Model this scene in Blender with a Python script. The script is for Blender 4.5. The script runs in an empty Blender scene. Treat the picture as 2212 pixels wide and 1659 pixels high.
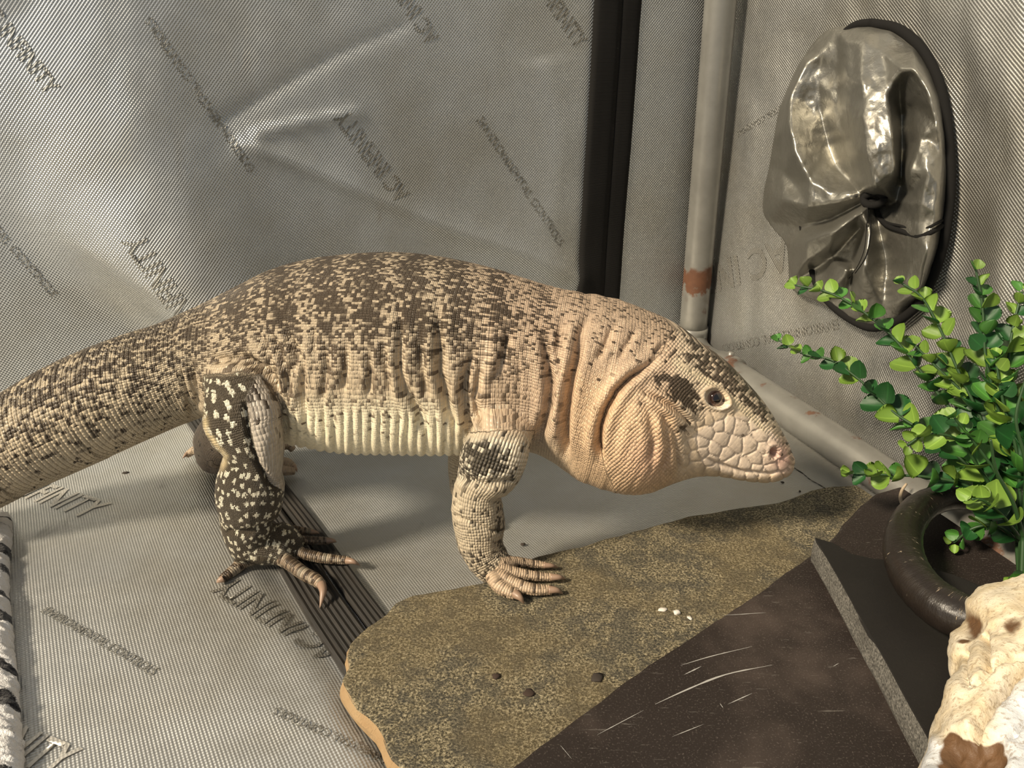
import bpy, bmesh, math, random
import numpy as np
from mathutils import Vector, Matrix, noise
from mathutils.bvhtree import BVHTree

# ------------------------------------------------------------------ camera, world, sun, exposure
W, H, F = 2212.0, 1659.0, 1600.0
CH = 0.36
PITCH = math.radians(24.0)
SC = bpy.context.scene
COL = SC.collection
cam_d = bpy.data.cameras.new('camera'); cam_d.sensor_width = 36.0; cam_d.lens = 36.0 * F / W
cam_d.clip_start = 0.01; cam_d.clip_end = 50
cam = bpy.data.objects.new('camera', cam_d); COL.objects.link(cam)
cam.location = (0, 0, CH); cam.rotation_euler = (math.pi / 2 - PITCH, 0, 0)
SC.camera = cam

SUN_DIR = Vector((-0.84, -0.52, 0.78)).normalized()       # towards the sun
sun_d = bpy.data.lights.new('sun_offscreen', 'SUN'); sun_d.energy = 5.0; sun_d.color = (1.0, 0.86, 0.655); sun_d.angle = math.radians(9)
sun = bpy.data.objects.new('sun_offscreen', sun_d); COL.objects.link(sun)
sun.rotation_euler = SUN_DIR.to_track_quat('Z', 'Y').to_euler(); sun.location = (-2, -2, 3)
wd = bpy.data.worlds.new('world'); SC.world = wd; wd.use_nodes = True
bg = wd.node_tree.nodes.get('Background') or wd.node_tree.nodes.new('ShaderNodeBackground')
bg.inputs[0].default_value = (0.86, 0.93, 1.0, 1); bg.inputs[1].default_value = 0.27
SC.view_settings.view_transform = 'Standard'; SC.view_settings.look = 'None'
SC.view_settings.exposure = 0.34; SC.view_settings.gamma = 1.0; SC.view_settings.use_curve_mapping = False

rng = np.random.RandomState(7)
random.seed(7)
CP, SP = math.cos(PITCH), math.sin(PITCH)
FWD = np.array([0, CP, -SP]); UP = np.array([0, SP, CP]); RT = np.array([1.0, 0, 0])
CAM = np.array([0, 0, CH])

# ------------------------------------------------------------------ pixel helpers (a pixel gives a direction; a surface gives the distance)
def ray(p):
    p = np.asarray(p, float)
    x = (p[..., 0] - W / 2) / F; y = (p[..., 1] - H / 2) / F
    return FWD + x[..., None] * RT - y[..., None] * UP
def on_z(p, z=0.0):
    d = ray(p); t = (z - CH) / d[..., 2]
    return CAM + d * np.asarray(t)[..., None]
def on_y(p, Y):
    d = ray(p); t = np.asarray(Y) / d[..., 1]
    return CAM + d * np.asarray(t)[..., None]
def project(P):
    P = np.asarray(P, float) - CAM
    dz = P @ FWD
    return np.stack([W / 2 + F * (P @ RT) / dz, H / 2 - F * (P @ UP) / dz], -1)
A18 = math.radians(18)
CORNER = on_z(np.array([1500, 735.]))
EL = np.array([-math.cos(A18), -math.sin(A18), 0]); ER = np.array([math.sin(A18), -math.cos(A18), 0])
NB, NR = ER, EL                         # normals of back and right wall, pointing into the tent
EZ = np.array([0, 0, 1.0])
def on_plane(p, o, n):
    d = ray(p); t = ((o - CAM) @ n) / (d @ n)
    return CAM + d * np.asarray(t)[..., None]
def on_back(p, off=0.0): return on_plane(p, CORNER + NB * off, NB)
def on_right(p, off=0.0): return on_plane(p, CORNER + NR * off, NR)

def interp_poly(pts, n, dims=2):
    """Catmull-Rom through points (any dimension), n samples, roughly even."""
    P = np.asarray(pts, float)
    seg = np.linalg.norm(np.diff(P[:, :dims], axis=0), axis=1) + 1e-9
    t = np.r_[0, np.cumsum(seg)]
    tt = np.linspace(0, t[-1], n)
    m = np.gradient(P, t, axis=0)
    i = np.clip(np.searchsorted(t, tt, 'right') - 1, 0, len(t) - 2)
    h = (t[i + 1] - t[i]); s = (tt - t[i]) / h
    s = s[:, None]; h = h[:, None]
    return ((2*s**3-3*s**2+1) * P[i] + (s**3-2*s**2+s) * h * m[i] + (-2*s**3+3*s**2) * P[i+1] + (s**3-s**2) * h * m[i+1])

def pdist(Q, poly, signed=False):
    """distance of points Q (n,2) to a polyline; optional sign (positive = left of travel in pixel space, y down)"""
    poly = np.asarray(poly, float)
    best = np.full(len(Q), 1e9); par = np.zeros(len(Q)); sg = np.zeros(len(Q))
    L = np.r_[0, np.cumsum(np.linalg.norm(np.diff(poly, axis=0), axis=1))]
    for k in range(len(poly) - 1):
        a, b = poly[k], poly[k + 1]; ab = b - a; l2 = ab @ ab + 1e-12
        t = np.clip(((Q - a) @ ab) / l2, 0, 1)
        c = a + t[:, None] * ab; d = np.linalg.norm(Q - c, axis=1)
        w = d < best
        best[w] = d[w]; par[w] = (L[k] + t[w] * math.sqrt(l2)) / L[-1]
        cr = ab[0] * (Q[:, 1] - a[1]) - ab[1] * (Q[:, 0] - a[0])
        sg[w] = -np.sign(cr[w])
    return (best, par, sg) if signed else (best, par)
def sstep(a, b, x):
    t = np.clip((x - a) / (b - a), 0, 1); return t * t * (3 - 2 * t)
def inside(Q, poly):
    poly = np.asarray(poly, float); r = np.zeros(len(Q), bool); j = len(poly) - 1
    for i in range(len(poly)):
        xi, yi = poly[i]; xj, yj = poly[j]
        c = ((yi > Q[:, 1]) != (yj > Q[:, 1])) & (Q[:, 0] < (xj - xi) * (Q[:, 1] - yi) / (yj - yi + 1e-12) + xi)
        r ^= c; j = i
    return r
def vnoise2(x, y, seed=0):
    """cheap value noise, vectorised"""
    xi = np.floor(x).astype(np.int64); yi = np.floor(y).astype(np.int64); fx = x - xi; fy = y - yi
    fx = fx*fx*(3-2*fx); fy = fy*fy*(3-2*fy)
    def h(a, b):
        n = (a * 374761393 + b * 668265263 + seed * 1442695041) & 0x7fffffff
        n = ((n ^ (n >> 13)) * 1274126177) & 0x7fffffff
        n = n ^ (n >> 16)
        return (n & 0xffff) / 65535.0
    return (h(xi, yi)*(1-fx)+h(xi+1, yi)*fx)*(1-fy) + (h(xi, yi+1)*(1-fx)+h(xi+1, yi+1)*fx)*fy
def fbm2(x, y, seed=0, o=4):
    s = 0; a = .5
    for k in range(o):
        s = s + a * vnoise2(x * 2**k, y * 2**k, seed + k); a *= .5
    return s

# ------------------------------------------------------------------ object helpers
def link(name, me, mat=None, parent=None, smooth=True):
    o = bpy.data.objects.new(name, me); COL.objects.link(o)
    if mat is not None: me.materials.append(mat)
    if smooth and len(me.polygons): me.polygons.foreach_set('use_smooth', np.ones(len(me.polygons), bool))
    if parent is not None:
        o.parent = parent; o.matrix_parent_inverse = parent.matrix_world.inverted() if False else Matrix.Identity(4)
    return o
def mesh(name, V, Fc):
    me = bpy.data.meshes.new(name); me.from_pydata([tuple(v) for v in V], [], [tuple(int(i) for i in f) for f in Fc]); me.update(); return me
def grid_faces(n, m, wrap=False, flip=False):
    i = np.arange(n - 1)[:, None]; j = np.arange(m if wrap else m - 1)[None, :]
    j2 = (j + 1) % m
    f = np.stack([i*m+j, i*m+j2, (i+1)*m+j2, (i+1)*m+j], -1).reshape(-1, 4)
    return f[:, ::-1] if flip else f
def fast_mesh(name, V, Q):
    """all-quad mesh through foreach_set"""
    V = np.asarray(V, np.float32); Q = np.asarray(Q, np.int32)
    me = bpy.data.meshes.new(name)
    me.vertices.add(len(V)); me.vertices.foreach_set('co', V.ravel())
    me.loops.add(Q.size); me.loops.foreach_set('vertex_index', Q.ravel())
    me.polygons.add(len(Q)); me.polygons.foreach_set('loop_start', np.arange(0, Q.size, 4, dtype=np.int32))
    me.update(calc_edges=True); me.validate(); return me
def set_uv(me, uv):
    l = me.uv_layers[0] if len(me.uv_layers) else me.uv_layers.new(name='UVMap')
    if l.name != 'UVMap': l.name = 'UVMap'
    vi = np.zeros(len(me.loops), np.int32); me.loops.foreach_get('vertex_index', vi)
    l.data.foreach_set('uv', np.asarray(uv, np.float32)[vi].ravel())
def set_attr(me, name, typ, data):
    a = me.attributes.new(name, typ, 'POINT')
    key = {'FLOAT': 'value', 'FLOAT_VECTOR': 'vector', 'FLOAT_COLOR': 'color'}[typ]
    a.data.foreach_set(key, np.asarray(data, np.float32).ravel())
def tag(o, label=None, cat=None, group=None, kind=None):
    if label: o['label'] = label
    if cat: o['category'] = cat
    if group: o['group'] = group
    if kind: o['kind'] = kind
    return o
def empty(name, loc):
    o = bpy.data.objects.new(name, None); COL.objects.link(o); o.location = loc; o.empty_display_size = .02
    return o
def child_of(o, par):
    """parent a mesh built in world space under an Empty that only has a location"""
    o.parent = par; o.matrix_parent_inverse = Matrix.Translation(-Vector(par.location)); return o
def tube_mesh(name, P, R, m=12, caps=True, squash=None):
    P = np.asarray(P, float); n = len(P); R = np.broadcast_to(np.asarray(R, float), (n,))
    T = np.gradient(P, axis=0); T /= np.linalg.norm(T, axis=1)[:, None] + 1e-12
    up = np.array([0, 0, 1.0]) if abs(T[0][2]) < .9 else np.array([1.0, 0, 0])
    V = []
    A = np.cross(T[0], up); A /= np.linalg.norm(A)
    for i in range(n):
        A = A - T[i] * (A @ T[i]); A /= np.linalg.norm(A); B = np.cross(T[i], A)
        for k in range(m):
            t = 2 * math.pi * k / m
            V.append(P[i] + R[i] * (math.cos(t) * A + math.sin(t) * B))
    Fc = [list(f) for f in grid_faces(n, m, True)]
    if caps:
        Fc.append(list(range(m))[::-1]); Fc.append([(n-1)*m+k for k in range(m)])
    me = mesh(name, V, Fc)
    bm = bmesh.new(); bm.from_mesh(me); bmesh.ops.recalc_face_normals(bm, faces=bm.faces); bm.to_mesh(me); bm.free()
    return me
def recalc(me):
    bm = bmesh.new(); bm.from_mesh(me); bmesh.ops.recalc_face_normals(bm, faces=bm.faces); bm.to_mesh(me); bm.free(); return me

# ------------------------------------------------------------------ material helpers
class NT:
    def __init__(s, name):
        s.m = bpy.data.materials.new(name); s.m.use_nodes = True
        s.t = s.m.node_tree; s.t.nodes.clear()
        s.out = s.n('ShaderNodeOutputMaterial'); s.b = s.n('ShaderNodeBsdfPrincipled')
        s.t.links.new(s.b.outputs[0], s.out.inputs[0])
    def n(s, typ, **kw):
        x = s.t.nodes.new(typ)
        for k, v in kw.items(): setattr(x, k, v)
        return x
    def l(s, a, b):
        s.t.links.new(a, b)
    def put(s, sock, v):
        if hasattr(v, 'is_output') or isinstance(v, bpy.types.NodeSocket): s.t.links.new(v, sock)
        else:
            if isinstance(v, (tuple, list)) and len(v) == 3 and sock.type == 'RGBA': v = (*v, 1)
            sock.default_value = v
    def math(s, op, a, b=None, c=None, clamp=False):
        x = s.n('ShaderNodeMath', operation=op, use_clamp=clamp)
        s.put(x.inputs[0], a)
        if b is not None: s.put(x.inputs[1], b)
        if c is not None: s.put(x.inputs[2], c)
        return x.outputs[0]
    def ss(s, v, a, b, lo=0.0, hi=1.0):
        x = s.n('ShaderNodeMapRange', interpolation_type='SMOOTHSTEP')
        s.put(x.inputs[0], v); s.put(x.inputs[1], a); s.put(x.inputs[2], b); s.put(x.inputs[3], lo); s.put(x.inputs[4], hi)
        return x.outputs[0]
    def mix(s, f, a, b, typ='MIX'):
        x = s.n('ShaderNodeMix', data_type='RGBA', blend_type=typ)
        s.put(x.inputs[0], f); s.put(x.inputs[6], a); s.put(x.inputs[7], b)
        return x.outputs[2]
    def noise(s, vec, scale, detail=3, rough=.55, out=0, dim='3D'):
        x = s.n('ShaderNodeTexNoise', noise_dimensions=dim)
        if vec is not None: s.l(vec, x.inputs['Vector'])
        s.put(x.inputs['Scale'], scale); x.inputs['Detail'].default_value = detail; x.inputs['Roughness'].default_value = rough
        return x.outputs[out]
    def vor(s, vec, scale, feature='F1', rand=1.0, dim='3D', metric='EUCLIDEAN'):
        x = s.n('ShaderNodeTexVoronoi', feature=feature, voronoi_dimensions=dim)
        if feature != 'DISTANCE_TO_EDGE': x.distance = metric
        if vec is not None: s.l(vec, x.inputs['Vector'])
        s.put(x.inputs['Scale'], scale); x.inputs['Randomness'].default_value = rand
        return x
    def coord(s, o='Object'): return s.n('ShaderNodeTexCoord').outputs[o]
    def attr(s, name, o='Vector'):
        x = s.n('ShaderNodeAttribute'); x.attribute_name = name; return x.outputs[o]
    def mapping(s, vec, scale=(1, 1, 1), rot=(0, 0, 0), loc=(0, 0, 0)):
        x = s.n('ShaderNodeMapping'); s.l(vec, x.inputs[0])
        x.inputs['Location'].default_value = loc; x.inputs['Rotation'].default_value = rot; x.inputs['Scale'].default_value = scale
        return x.outputs[0]
    def ramp(s, f, stops):
        x = s.n('ShaderNodeValToRGB'); s.put(x.inputs[0], f)
        e = x.color_ramp.elements
        while len(e) < len(stops): e.new(0.5)
        for el, (p, c) in zip(e, stops): el.position = p; el.color = (*c, 1) if len(c) == 3 else c
        return x.outputs[0]
    def bump(s, h, strength=.5, dist=.001, normal=None):
        x = s.n('ShaderNodeBump'); s.put(x.inputs['Height'], h); s.put(x.inputs['Strength'], strength); s.put(x.inputs['Distance'], dist)
        if normal is not None: s.l(normal, x.inputs['Normal'])
        return x.outputs[0]
    def set(s, **kw):
        names = {'color': 'Base Color', 'rough': 'Roughness', 'metal': 'Metallic', 'normal': 'Normal', 'spec': 'Specular IOR Level',
                 'coat': 'Coat Weight', 'sss': 'Subsurface Weight', 'trans': 'Transmission Weight', 'sheen': 'Sheen Weight', 'coatrough': 'Coat Roughness'}
        for k, v in kw.items(): s.put(s.b.inputs[names[k]], v)
        return s.m
def simple(name, color, rough=.5, metal=0.0):
    t = NT(name); return t.set(color=color, rough=rough, metal=metal)

def fabric_material(name, base, rough, pitch=.0034, bump=.55, turn=4, dirt_=1):
    t = NT(name)
    uv = t.coord('UV')
    k = 2 * math.pi / pitch
    r = t.mapping(uv, (k, k, 1), (0, 0, math.radians(turn)))
    sp = t.n('ShaderNodeSeparateXYZ'); t.l(r, sp.inputs[0])
    a = t.math('SINE', sp.outputs[0]); b = t.math('SINE', sp.outputs[1])
    pr = t.math('MULTIPLY', a, b)
    h = pr                       # yarn crossings: every other one stands proud
    big = t.noise(uv, 6, 4, .6); fine = t.noise(uv, 90, 3, .6)
    dirt = t.ss(big, .35, .75)
    c = t.mix(dirt, tuple(base), tuple(x * y * .82 for x, y in zip(base, (1.0, .95, .86))))
    scuff = t.ss(t.noise(t.mapping(uv, (14, 5, 1), (0, 0, .5)), 2.0, 5, .65), .60, .75)
    c = t.mix(t.math('MULTIPLY', scuff, .35 * dirt_), c, (.20, .185, .16))
    rg = t.math('ADD', t.math('MULTIPLY', fine, .12), rough)
    rg = t.math('ADD', rg, t.math('MULTIPLY', scuff, .15))
    nb = t.bump(h, bump, pitch * .20)
    nb = t.bump(t.noise(uv, 22, 3, .5), .25, .004, nb)
    return t.set(color=c, rough=rg, metal=.82, normal=nb)

MAT_WALL = fabric_material('silver_tent_wall', (.43, .445, .45), .33)
MAT_WALLR = fabric_material('silver_tent_side_wall', (.39, .39, .375), .33, pitch=.0031, turn=-6)
MAT_FLOOR = fabric_material('silver_tent_floor', (.52, .525, .515), .42, pitch=.0028, bump=.42, turn=12)
MAT_PRINT = {'back': fabric_material('faded_print_on_back_wall', (.29, .29, .275), .44, dirt_=0), 'right': fabric_material('faded_print_on_side_wall', (.31, .305, .285), .42, pitch=.0031, turn=-6, dirt_=0),
             'floor': fabric_material('faded_print_on_floor', (.30, .295, .275), .48, pitch=.0028, bump=.42, turn=12, dirt_=0)}
MAT_PRINTL = fabric_material('worn_pale_print_on_floor', (.62, .60, .56), .5, pitch=.0028, bump=.2, turn=12, dirt_=0)

# ------------------------------------------------------------------ tent: back wall
def wall_coords(P):            # world -> (u along wall from the corner, z)
    return np.stack([(P - CORNER) @ EL, P[..., 2]], -1)
BACK_FOLDS = [  # (pixel polyline, height m, half width px)
    ([(500, 300), (640, 350), (800, 420), (960, 490), (1120, 545), (1250, 600)], .0085, 24),
    ([(540, 292), (640, 268), (770, 243)], .0045, 13),
    ([(900, 40), (720, 120), (600, 190), (480, 262)], -.0030, 16),
    ([(1180, 120), (1210, 300), (1190, 480)], .004, 45),
]
def back_disp(px):
    """how far the slack fabric stands out from its plane, at a pixel-parametrised place of the wall"""
    x, y = px[:, 0], px[:, 1]
    d = np.zeros(len(px))
    for poly, hgt, w in BACK_FOLDS:
        r, par = pdist(px, poly)
        d += hgt * np.exp(-np.abs(r / w) ** 1.25) * sstep(0, .08, par) ** .5
    # slack belly of cloth: a long slope that leans back, rising to a crest low behind the animal
    ax_, ay_ = .54, .84
    sA = ((x - 60) * ax_ + (y - 20) * ay_) / 760; tA = -(x - 60) * ay_ + (y - 20) * ax_
    up_ = np.clip(sA, 0, 1); dn = sstep(1.42, .98, sA)
    d += .064 * up_ ** 1.15 * dn * np.exp(-np.abs(tA / 190) ** 2.4)
    d += .007 * (fbm2(x / 240 + 3, y / 260 + 1, 5, 3) - .45)
    d += .0016 * (fbm2(x / 70, y / 90, 9, 2) - .4)
    yl = np.interp(x, [-100, 180, 430], [400, 525, 670]); d *= 1 - .92 * sstep(-10, 130, y - yl) * sstep(470, 400, x)      # below its crest the cloth falls back
    e = sstep(1560, 1380, x)
    return d * (.15 + .85 * e)
def build_back():
    nu, nz = 240, 200
    u = np.linspace(-.02, 1.25, nu); z = np.linspace(0, .95, nz)
    U, Z = np.meshgrid(u, z, indexing='ij'); U = U.ravel(); Z = Z.ravel()
    P = CORNER[None] + U[:, None] * EL + Z[:, None] * EZ
    P[:, 2] = Z
    px = project(P)
    d = back_disp(px) * sstep(0, .04, Z)
    V = P + d[:, None] * NB
    me = fast_mesh('wall_back', V, grid_faces(nu, nz, flip=False)); set_uv(me, np.stack([U, Z], -1))
    o = link('wall_back', me, MAT_WALL); tag(o, kind='structure'); recalc(me)
    return o
wall_back = build_back()

# right wall
def right_disp(px):
    x, y = px[:, 0], px[:, 1]
    d = .010 * (fbm2(x / 90 + 7, y / 330, 21, 3) - .45)
    d += .004 * np.sin(x / 26 + 2 * fbm2(x / 200, y / 300, 4, 2)) * sstep(200, 500, y) * sstep(720, 560, y) * .5
    r = np.hypot((x - 1880) / 1.0, (y - 400) / 1.5)
    d -= .006 * np.exp(-((r - 235) / 60) ** 2)
    return d * sstep(1540, 1640, x)
def build_right():
    nu, nz = 200, 170
    u = np.linspace(-.02, .95, nu); z = np.linspace(0, .95, nz)
    U, Z = np.meshgrid(u, z, indexing='ij'); U = U.ravel(); Z = Z.ravel()
    P = CORNER[None] + U[:, None] * ER + Z[:, None] * EZ; P[:, 2] = Z
    px = project(P); bad = ((P - CAM) @ FWD) < .05
    px[bad] = (5000, 400)
    V = P + (right_disp(px) * sstep(0, .05, Z))[:, None] * NR
    me = fast_mesh('wall_right', V, grid_faces(nu, nz)); set_uv(me, np.stack([U, Z], -1))
    o = link('wall_right', me, MAT_WALLR); tag(o, kind='structure'); recalc(me)
    return o
wall_right = build_right()

# floor
BOARD_L = np.array([(395, 905), (470, 1010), (560, 1165), (640, 1300), (760, 1490), (870, 1665)], float)
def floor_disp(px):
    x, y = px[:, 0], px[:, 1]
    d = .0030 * (fbm2(x / 160 + 2, y / 110, 31, 3) - .45)
    r, par, sg = pdist(px, BOARD_L, True)
    # the sheet left of the board is slack and rolls down to it
    left = np.where(x < np.interp(y, BOARD_L[:, 1], BOARD_L[:, 0]), 1, 0)
    d += left * (.006 * sstep(0, 60, r) * sstep(900, 1250, y))
    return np.clip(d + .0015, .0002, None)
def build_floor():
    nx, ny = 260, 240
    x = np.linspace(-1.0, 1.0, nx); y = np.linspace(-.25, 1.05, ny)
    X, Y = np.meshgrid(x, y, indexing='ij'); P = np.stack([X.ravel(), Y.ravel(), 0 * X.ravel()], -1)
    px = project(P); bad = ((P - CAM) @ FWD) < .05; px[bad] = (100, 3000)
    P[:, 2] = floor_disp(px) - .004
    me = fast_mesh('floor', P, grid_faces(nx, ny)); set_uv(me, P[:, :2])
    o = link('floor', me, MAT_FLOOR); tag(o, kind='structure'); recalc(me)
    return o
floor = build_floor()

# ------------------------------------------------------------------ printed lettering on the cloth
def lettering(text, p0, p1, surf, par, mat, weight=0.0, squash=None):
    """p0 -> p1 in photo pixels: where the line of print starts and ends on that piece of cloth"""
    cu = bpy.data.curves.new('t', 'FONT'); cu.body = text; cu.offset = weight; cu.resolution_u = 3
    to = bpy.data.objects.new('t', cu); COL.objects.link(to)
    dg = bpy.context.evaluated_depsgraph_get(); dg.update()
    me = bpy.data.meshes.new_from_object(to.evaluated_get(dg))
    bpy.data.objects.remove(to)
    bm = bmesh.new(); bm.from_mesh(me)
    bmesh.ops.subdivide_edges(bm, edges=[e for e in bm.edges if e.calc_length() > .25], cuts=2)
    bm.to_mesh(me); bm.free()
    co = np.array([v.co[:] for v in me.vertices])
    co[:, 0] -= co[:, 0].min(); wd_ = co[:, 0].max()
    if surf == 'back': A, B, n = on_back(np.array(p0, float)), on_back(np.array(p1, float)), NB
    elif surf == 'right': A, B, n = on_right(np.array(p0, float)), on_right(np.array(p1, float)), NR
    else: A, B, n = on_z(np.array(p0, float)), on_z(np.array(p1, float)), EZ
    e1 = (B - A) / wd_; e2 = np.cross(n, e1) * ((1.0 if surf == 'right' else 1.38) if text == BIG else 1.0)
    P = A + co[:, :1] * e1 + co[:, 1:2] * e2
    px = project(P)
    if surf == 'back': P = P + ((back_disp(px)) * sstep(0, .04, P[:, 2]) + .0005)[:, None] * n
    elif surf == 'right': P = P + ((right_disp(px)) * sstep(0, .05, P[:, 2]) + .0005)[:, None] * n
    else: P = P + (floor_disp(px) - .004 + .0009)[:, None] * n
    for v, c in zip(me.vertices, P): v.co = c
    if surf == 'back': set_uv(me, np.stack([(P - CORNER) @ EL, P[:, 2]], -1))
    elif surf == 'right': set_uv(me, np.stack([(P - CORNER) @ ER, P[:, 2]], -1))
    else: set_uv(me, P[:, :2])
    o = link('printed_lettering', me, mat, par, smooth=False)
    return o
BIG = 'AC INFINITY'; SMALL = 'ENVIRONMENTAL CONTROLS'
for txt, p0, p1, sf, w, mt in [
    (BIG, (885, 418), (748, 232), 'back', .01, MAT_PRINT),
    (BIG, (-62, 2), (108, 205), 'back', .01, MAT_PRINT),
    (BIG, (478, 715), (318, 482), 'back', .01, MAT_PRINT),
    (BIG, (1130, -70), (1246, 108), 'back', .01, MAT_PRINT),
    (BIG, (950, 80), (822, -120), 'back', .01, MAT_PRINT),
    (SMALL, (552, 362), (328, 36), 'back', .008, MAT_PRINT),
    (SMALL, (-150, 350), (112, 642), 'back', .008, MAT_PRINT),
    (SMALL, (1030, 262), (1206, 532), 'back', .008, MAT_PRINT),
    (BIG, (1692, 512), (1420, 618), 'right', .01, MAT_PRINT),
    (SMALL, (1800, 690), (1560, 745), 'right', .01, MAT_PRINT),
    (SMALL, (1745, 180), (1590, 285), 'right', .01, MAT_PRINT),
    (BIG, (745, 1395), (505, 1255), 'floor', .01, MAT_PRINT),
    (BIG, (-60, 1035), (185, 1125), 'floor', .01, MAT_PRINTL),
    (SMALL, (90, 1330), (330, 1470), 'floor', .008, MAT_PRINT),
    (SMALL, (930, 1680), (600, 1540), 'floor', .008, MAT_PRINT),
    (BIG, (-190, 1560), (120, 1690), 'floor', .01, MAT_PRINTL),
]:
    par = {'back': wall_back, 'right': wall_right, 'floor': floor}[sf]
    lettering(txt, p0, p1, sf, par, mt[sf] if isinstance(mt, dict) else mt, w * 1.6)

# ------------------------------------------------------------------ zip tape on the back wall
def m_black_tape():
    t = NT('black_webbing'); uv = t.coord('UV')
    w = t.n('ShaderNodeTexWave'); t.l(uv, w.inputs[0]); w.inputs['Scale'].default_value = 260; w.bands_direction = 'Y'
    c = t.mix(w.outputs[1], (.010, .0095, .009), (.016, .015, .014))
    return t.set(color=c, rough=.85, spec=.12, normal=t.bump(w.outputs[1], .4, .0004))
MAT_TAPE = m_black_tape()
def strip(name, xl, xr, off, par, y0=-160, y1=760, n=60, thick=.0016):
    """a strip of webbing following the slack wall; xl/xr give its edges in the photo at rows 0 and 640"""
    V = []; UV = []
    m = 6
    for i in range(n):
        y = y0 + (y1 - y0) * i / (n - 1)
        a = xl[0] + (xl[1] - xl[0]) * y / 640; b = xr[0] + (xr[1] - xr[0]) * y / 640
        for k in range(m):
            s = k / (m - 1); x = a + (b - a) * s
            P = on_back(np.array([x, y])); dd = back_disp(np.array([[x, y]]))[0] * sstep(0, .04, np.array([P[2]]))[0]
            edge = min(1, 6 * s * (1 - s) + .15)
            V.append(P + NB * (dd + off + thick * edge)); UV.append((s * .03, P[2]))
    Fc = grid_faces(n, m)
    V = np.array(V); nb = len(V)
    Vb = V - NB * (off + thick + .002)
    allV = np.r_[V, Vb]; Fb = Fc[:, ::-1] + nb
    side = []
    for i in range(n - 1):
        side += [[i*m, (i+1)*m, (i+1)*m+nb, i*m+nb], [i*m+m-1, i*m+m-1+nb, (i+1)*m+m-1+nb, (i+1)*m+m-1]]
    me = mesh(name, allV, list(Fc) + list(Fb) + side); set_uv(me, np.r_[UV, UV]); recalc(me)
    return link(name, me, MAT_TAPE, par)
strip('zipper_tape', (1284, 1244), (1342, 1300), .0030, wall_back)
strip('zipper_flap', (1338, 1296), (1385, 1337), .0015, wall_back)

# ------------------------------------------------------------------ poles and corner connector
def m_pole():
    t = NT('grey_painted_steel_with_rust'); o = t.coord('Object')
    n = t.noise(o, 30, 5, .6); fl = t.noise(o, 110, 3, .6)
    sp = t.n('ShaderNodeSeparateXYZ'); t.l(o, sp.inputs[0])
    z = sp.outputs[2]
    zj = t.math('ADD', z, t.math('MULTIPLY', t.math('SUBTRACT', t.noise(o, 55, 3), .5), .05))
    band = t.math('MULTIPLY', t.ss(zj, .078, .084), t.ss(zj, .118, .104))
    low = t.math('MULTIPLY', t.ss(n, .60, .66), t.ss(z, .09, .02))
    rust = t.math('MAXIMUM', band, low)
    rc = t.mix(fl, (.060, .024, .011), (.13, .052, .022))
    base = t.mix(t.ss(n, .3, .8), (.215, .21, .19), (.165, .16, .145))
    c = t.mix(rust, base, rc)
    return t.set(color=c, rough=t.math('ADD', t.math('MULTIPLY', rust, .35), .38), metal=t.math('SUBTRACT', .35, t.math('MULTIPLY', rust, .35)), normal=t.bump(fl, .15, .0006))
MAT_POLE = m_pole()
def pole_thing(name, P, R, label, m=28, cap_r=None):
    me = tube_mesh(name, P, R, m)
    return tag(link(name, me, MAT_POLE), label, 'pole')
pR = .0178
pb = on_back(np.array([1497., 712.]), pR + .006); pt = on_back(np.array([1557., 0.]), pR + .006)
pdir = (pt - pb); pole_top = pb + pdir * 1.35
lat = np.linspace(0, 1, 24)[:, None]
pole_pts = (pb - pdir * .01) * (1 - lat) + pole_top * lat
pole_v = pole_thing('tent_pole', pole_pts, pR, 'upright grey tent pole with a brown rust band standing in the corner')
# floor pole along the right wall
q0 = on_z(np.array([1572., 800.]), .020); q1 = on_z(np.array([1945., 1052.]), .020)
qd = (q1 - q0) / np.linalg.norm(q1 - q0)
q1 = q0 + qd * .75
fp = q0 * (1 - lat) + q1 * lat
pole_h = pole_thing('tent_pole', fp, .0172, 'grey tent pole lying along the floor under the side wall')
# corner connector: short sleeve that joins both
def connector():
    root = empty('pole_connector', (float(pb[0]), float(pb[1]), 0))
    tag(root, 'scuffed grey steel elbow joining the two tent poles in the corner', 'connector')
    P = interp_poly([pb + pdir * .012, pb - np.array([0, 0, .012]), q0 * .6 + pb * .4 + np.array([0, 0, -.016]), q0 - qd * .004, q0 + qd * .012], 26, 3)
    a = link('elbow', tube_mesh('elbow', P, .0196, 24), MAT_POLE); child_of(a, root)
    b = link('bolt', tube_mesh('bolt', [q0 + np.array([0, 0, .012]), q0 + np.array([.002, .0, .0235])], .004, 8), MAT_POLE); child_of(b, root)
    return root
connector()

# ------------------------------------------------------------------ duct port on the right wall
def m_duct():
    t = NT('crumpled_silver_foil'); o = t.coord('Object'); uv = t.coord('UV')
    n = t.noise(o, 30, 5, .6); fine = t.noise(o, 380, 4, .75)
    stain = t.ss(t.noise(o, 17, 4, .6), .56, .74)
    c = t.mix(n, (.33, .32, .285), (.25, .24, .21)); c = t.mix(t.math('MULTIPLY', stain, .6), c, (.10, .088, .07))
    hair = t.noise(t.mapping(o, (60, 900, 240), (.3, 0, .8)), 1.0, 3, .6)
    crack = t.math('MULTIPLY', t.ss(hair, .62, .70), t.ss(t.noise(o, 26, 3), .50, .60))
    c = t.mix(t.math('MULTIPLY', crack, .75), c, (.06, .052, .042))
    nb = t.bump(fine, .22, .0008); nb = t.bump(n, .45, .005, nb); nb = t.bump(crack, .4, -.0006, nb)
    return t.set(color=c, rough=t.math('ADD', .37, t.math('MULTIPLY', stain, .25)), metal=.85, normal=nb)
MAT_DUCT = m_duct()
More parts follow.
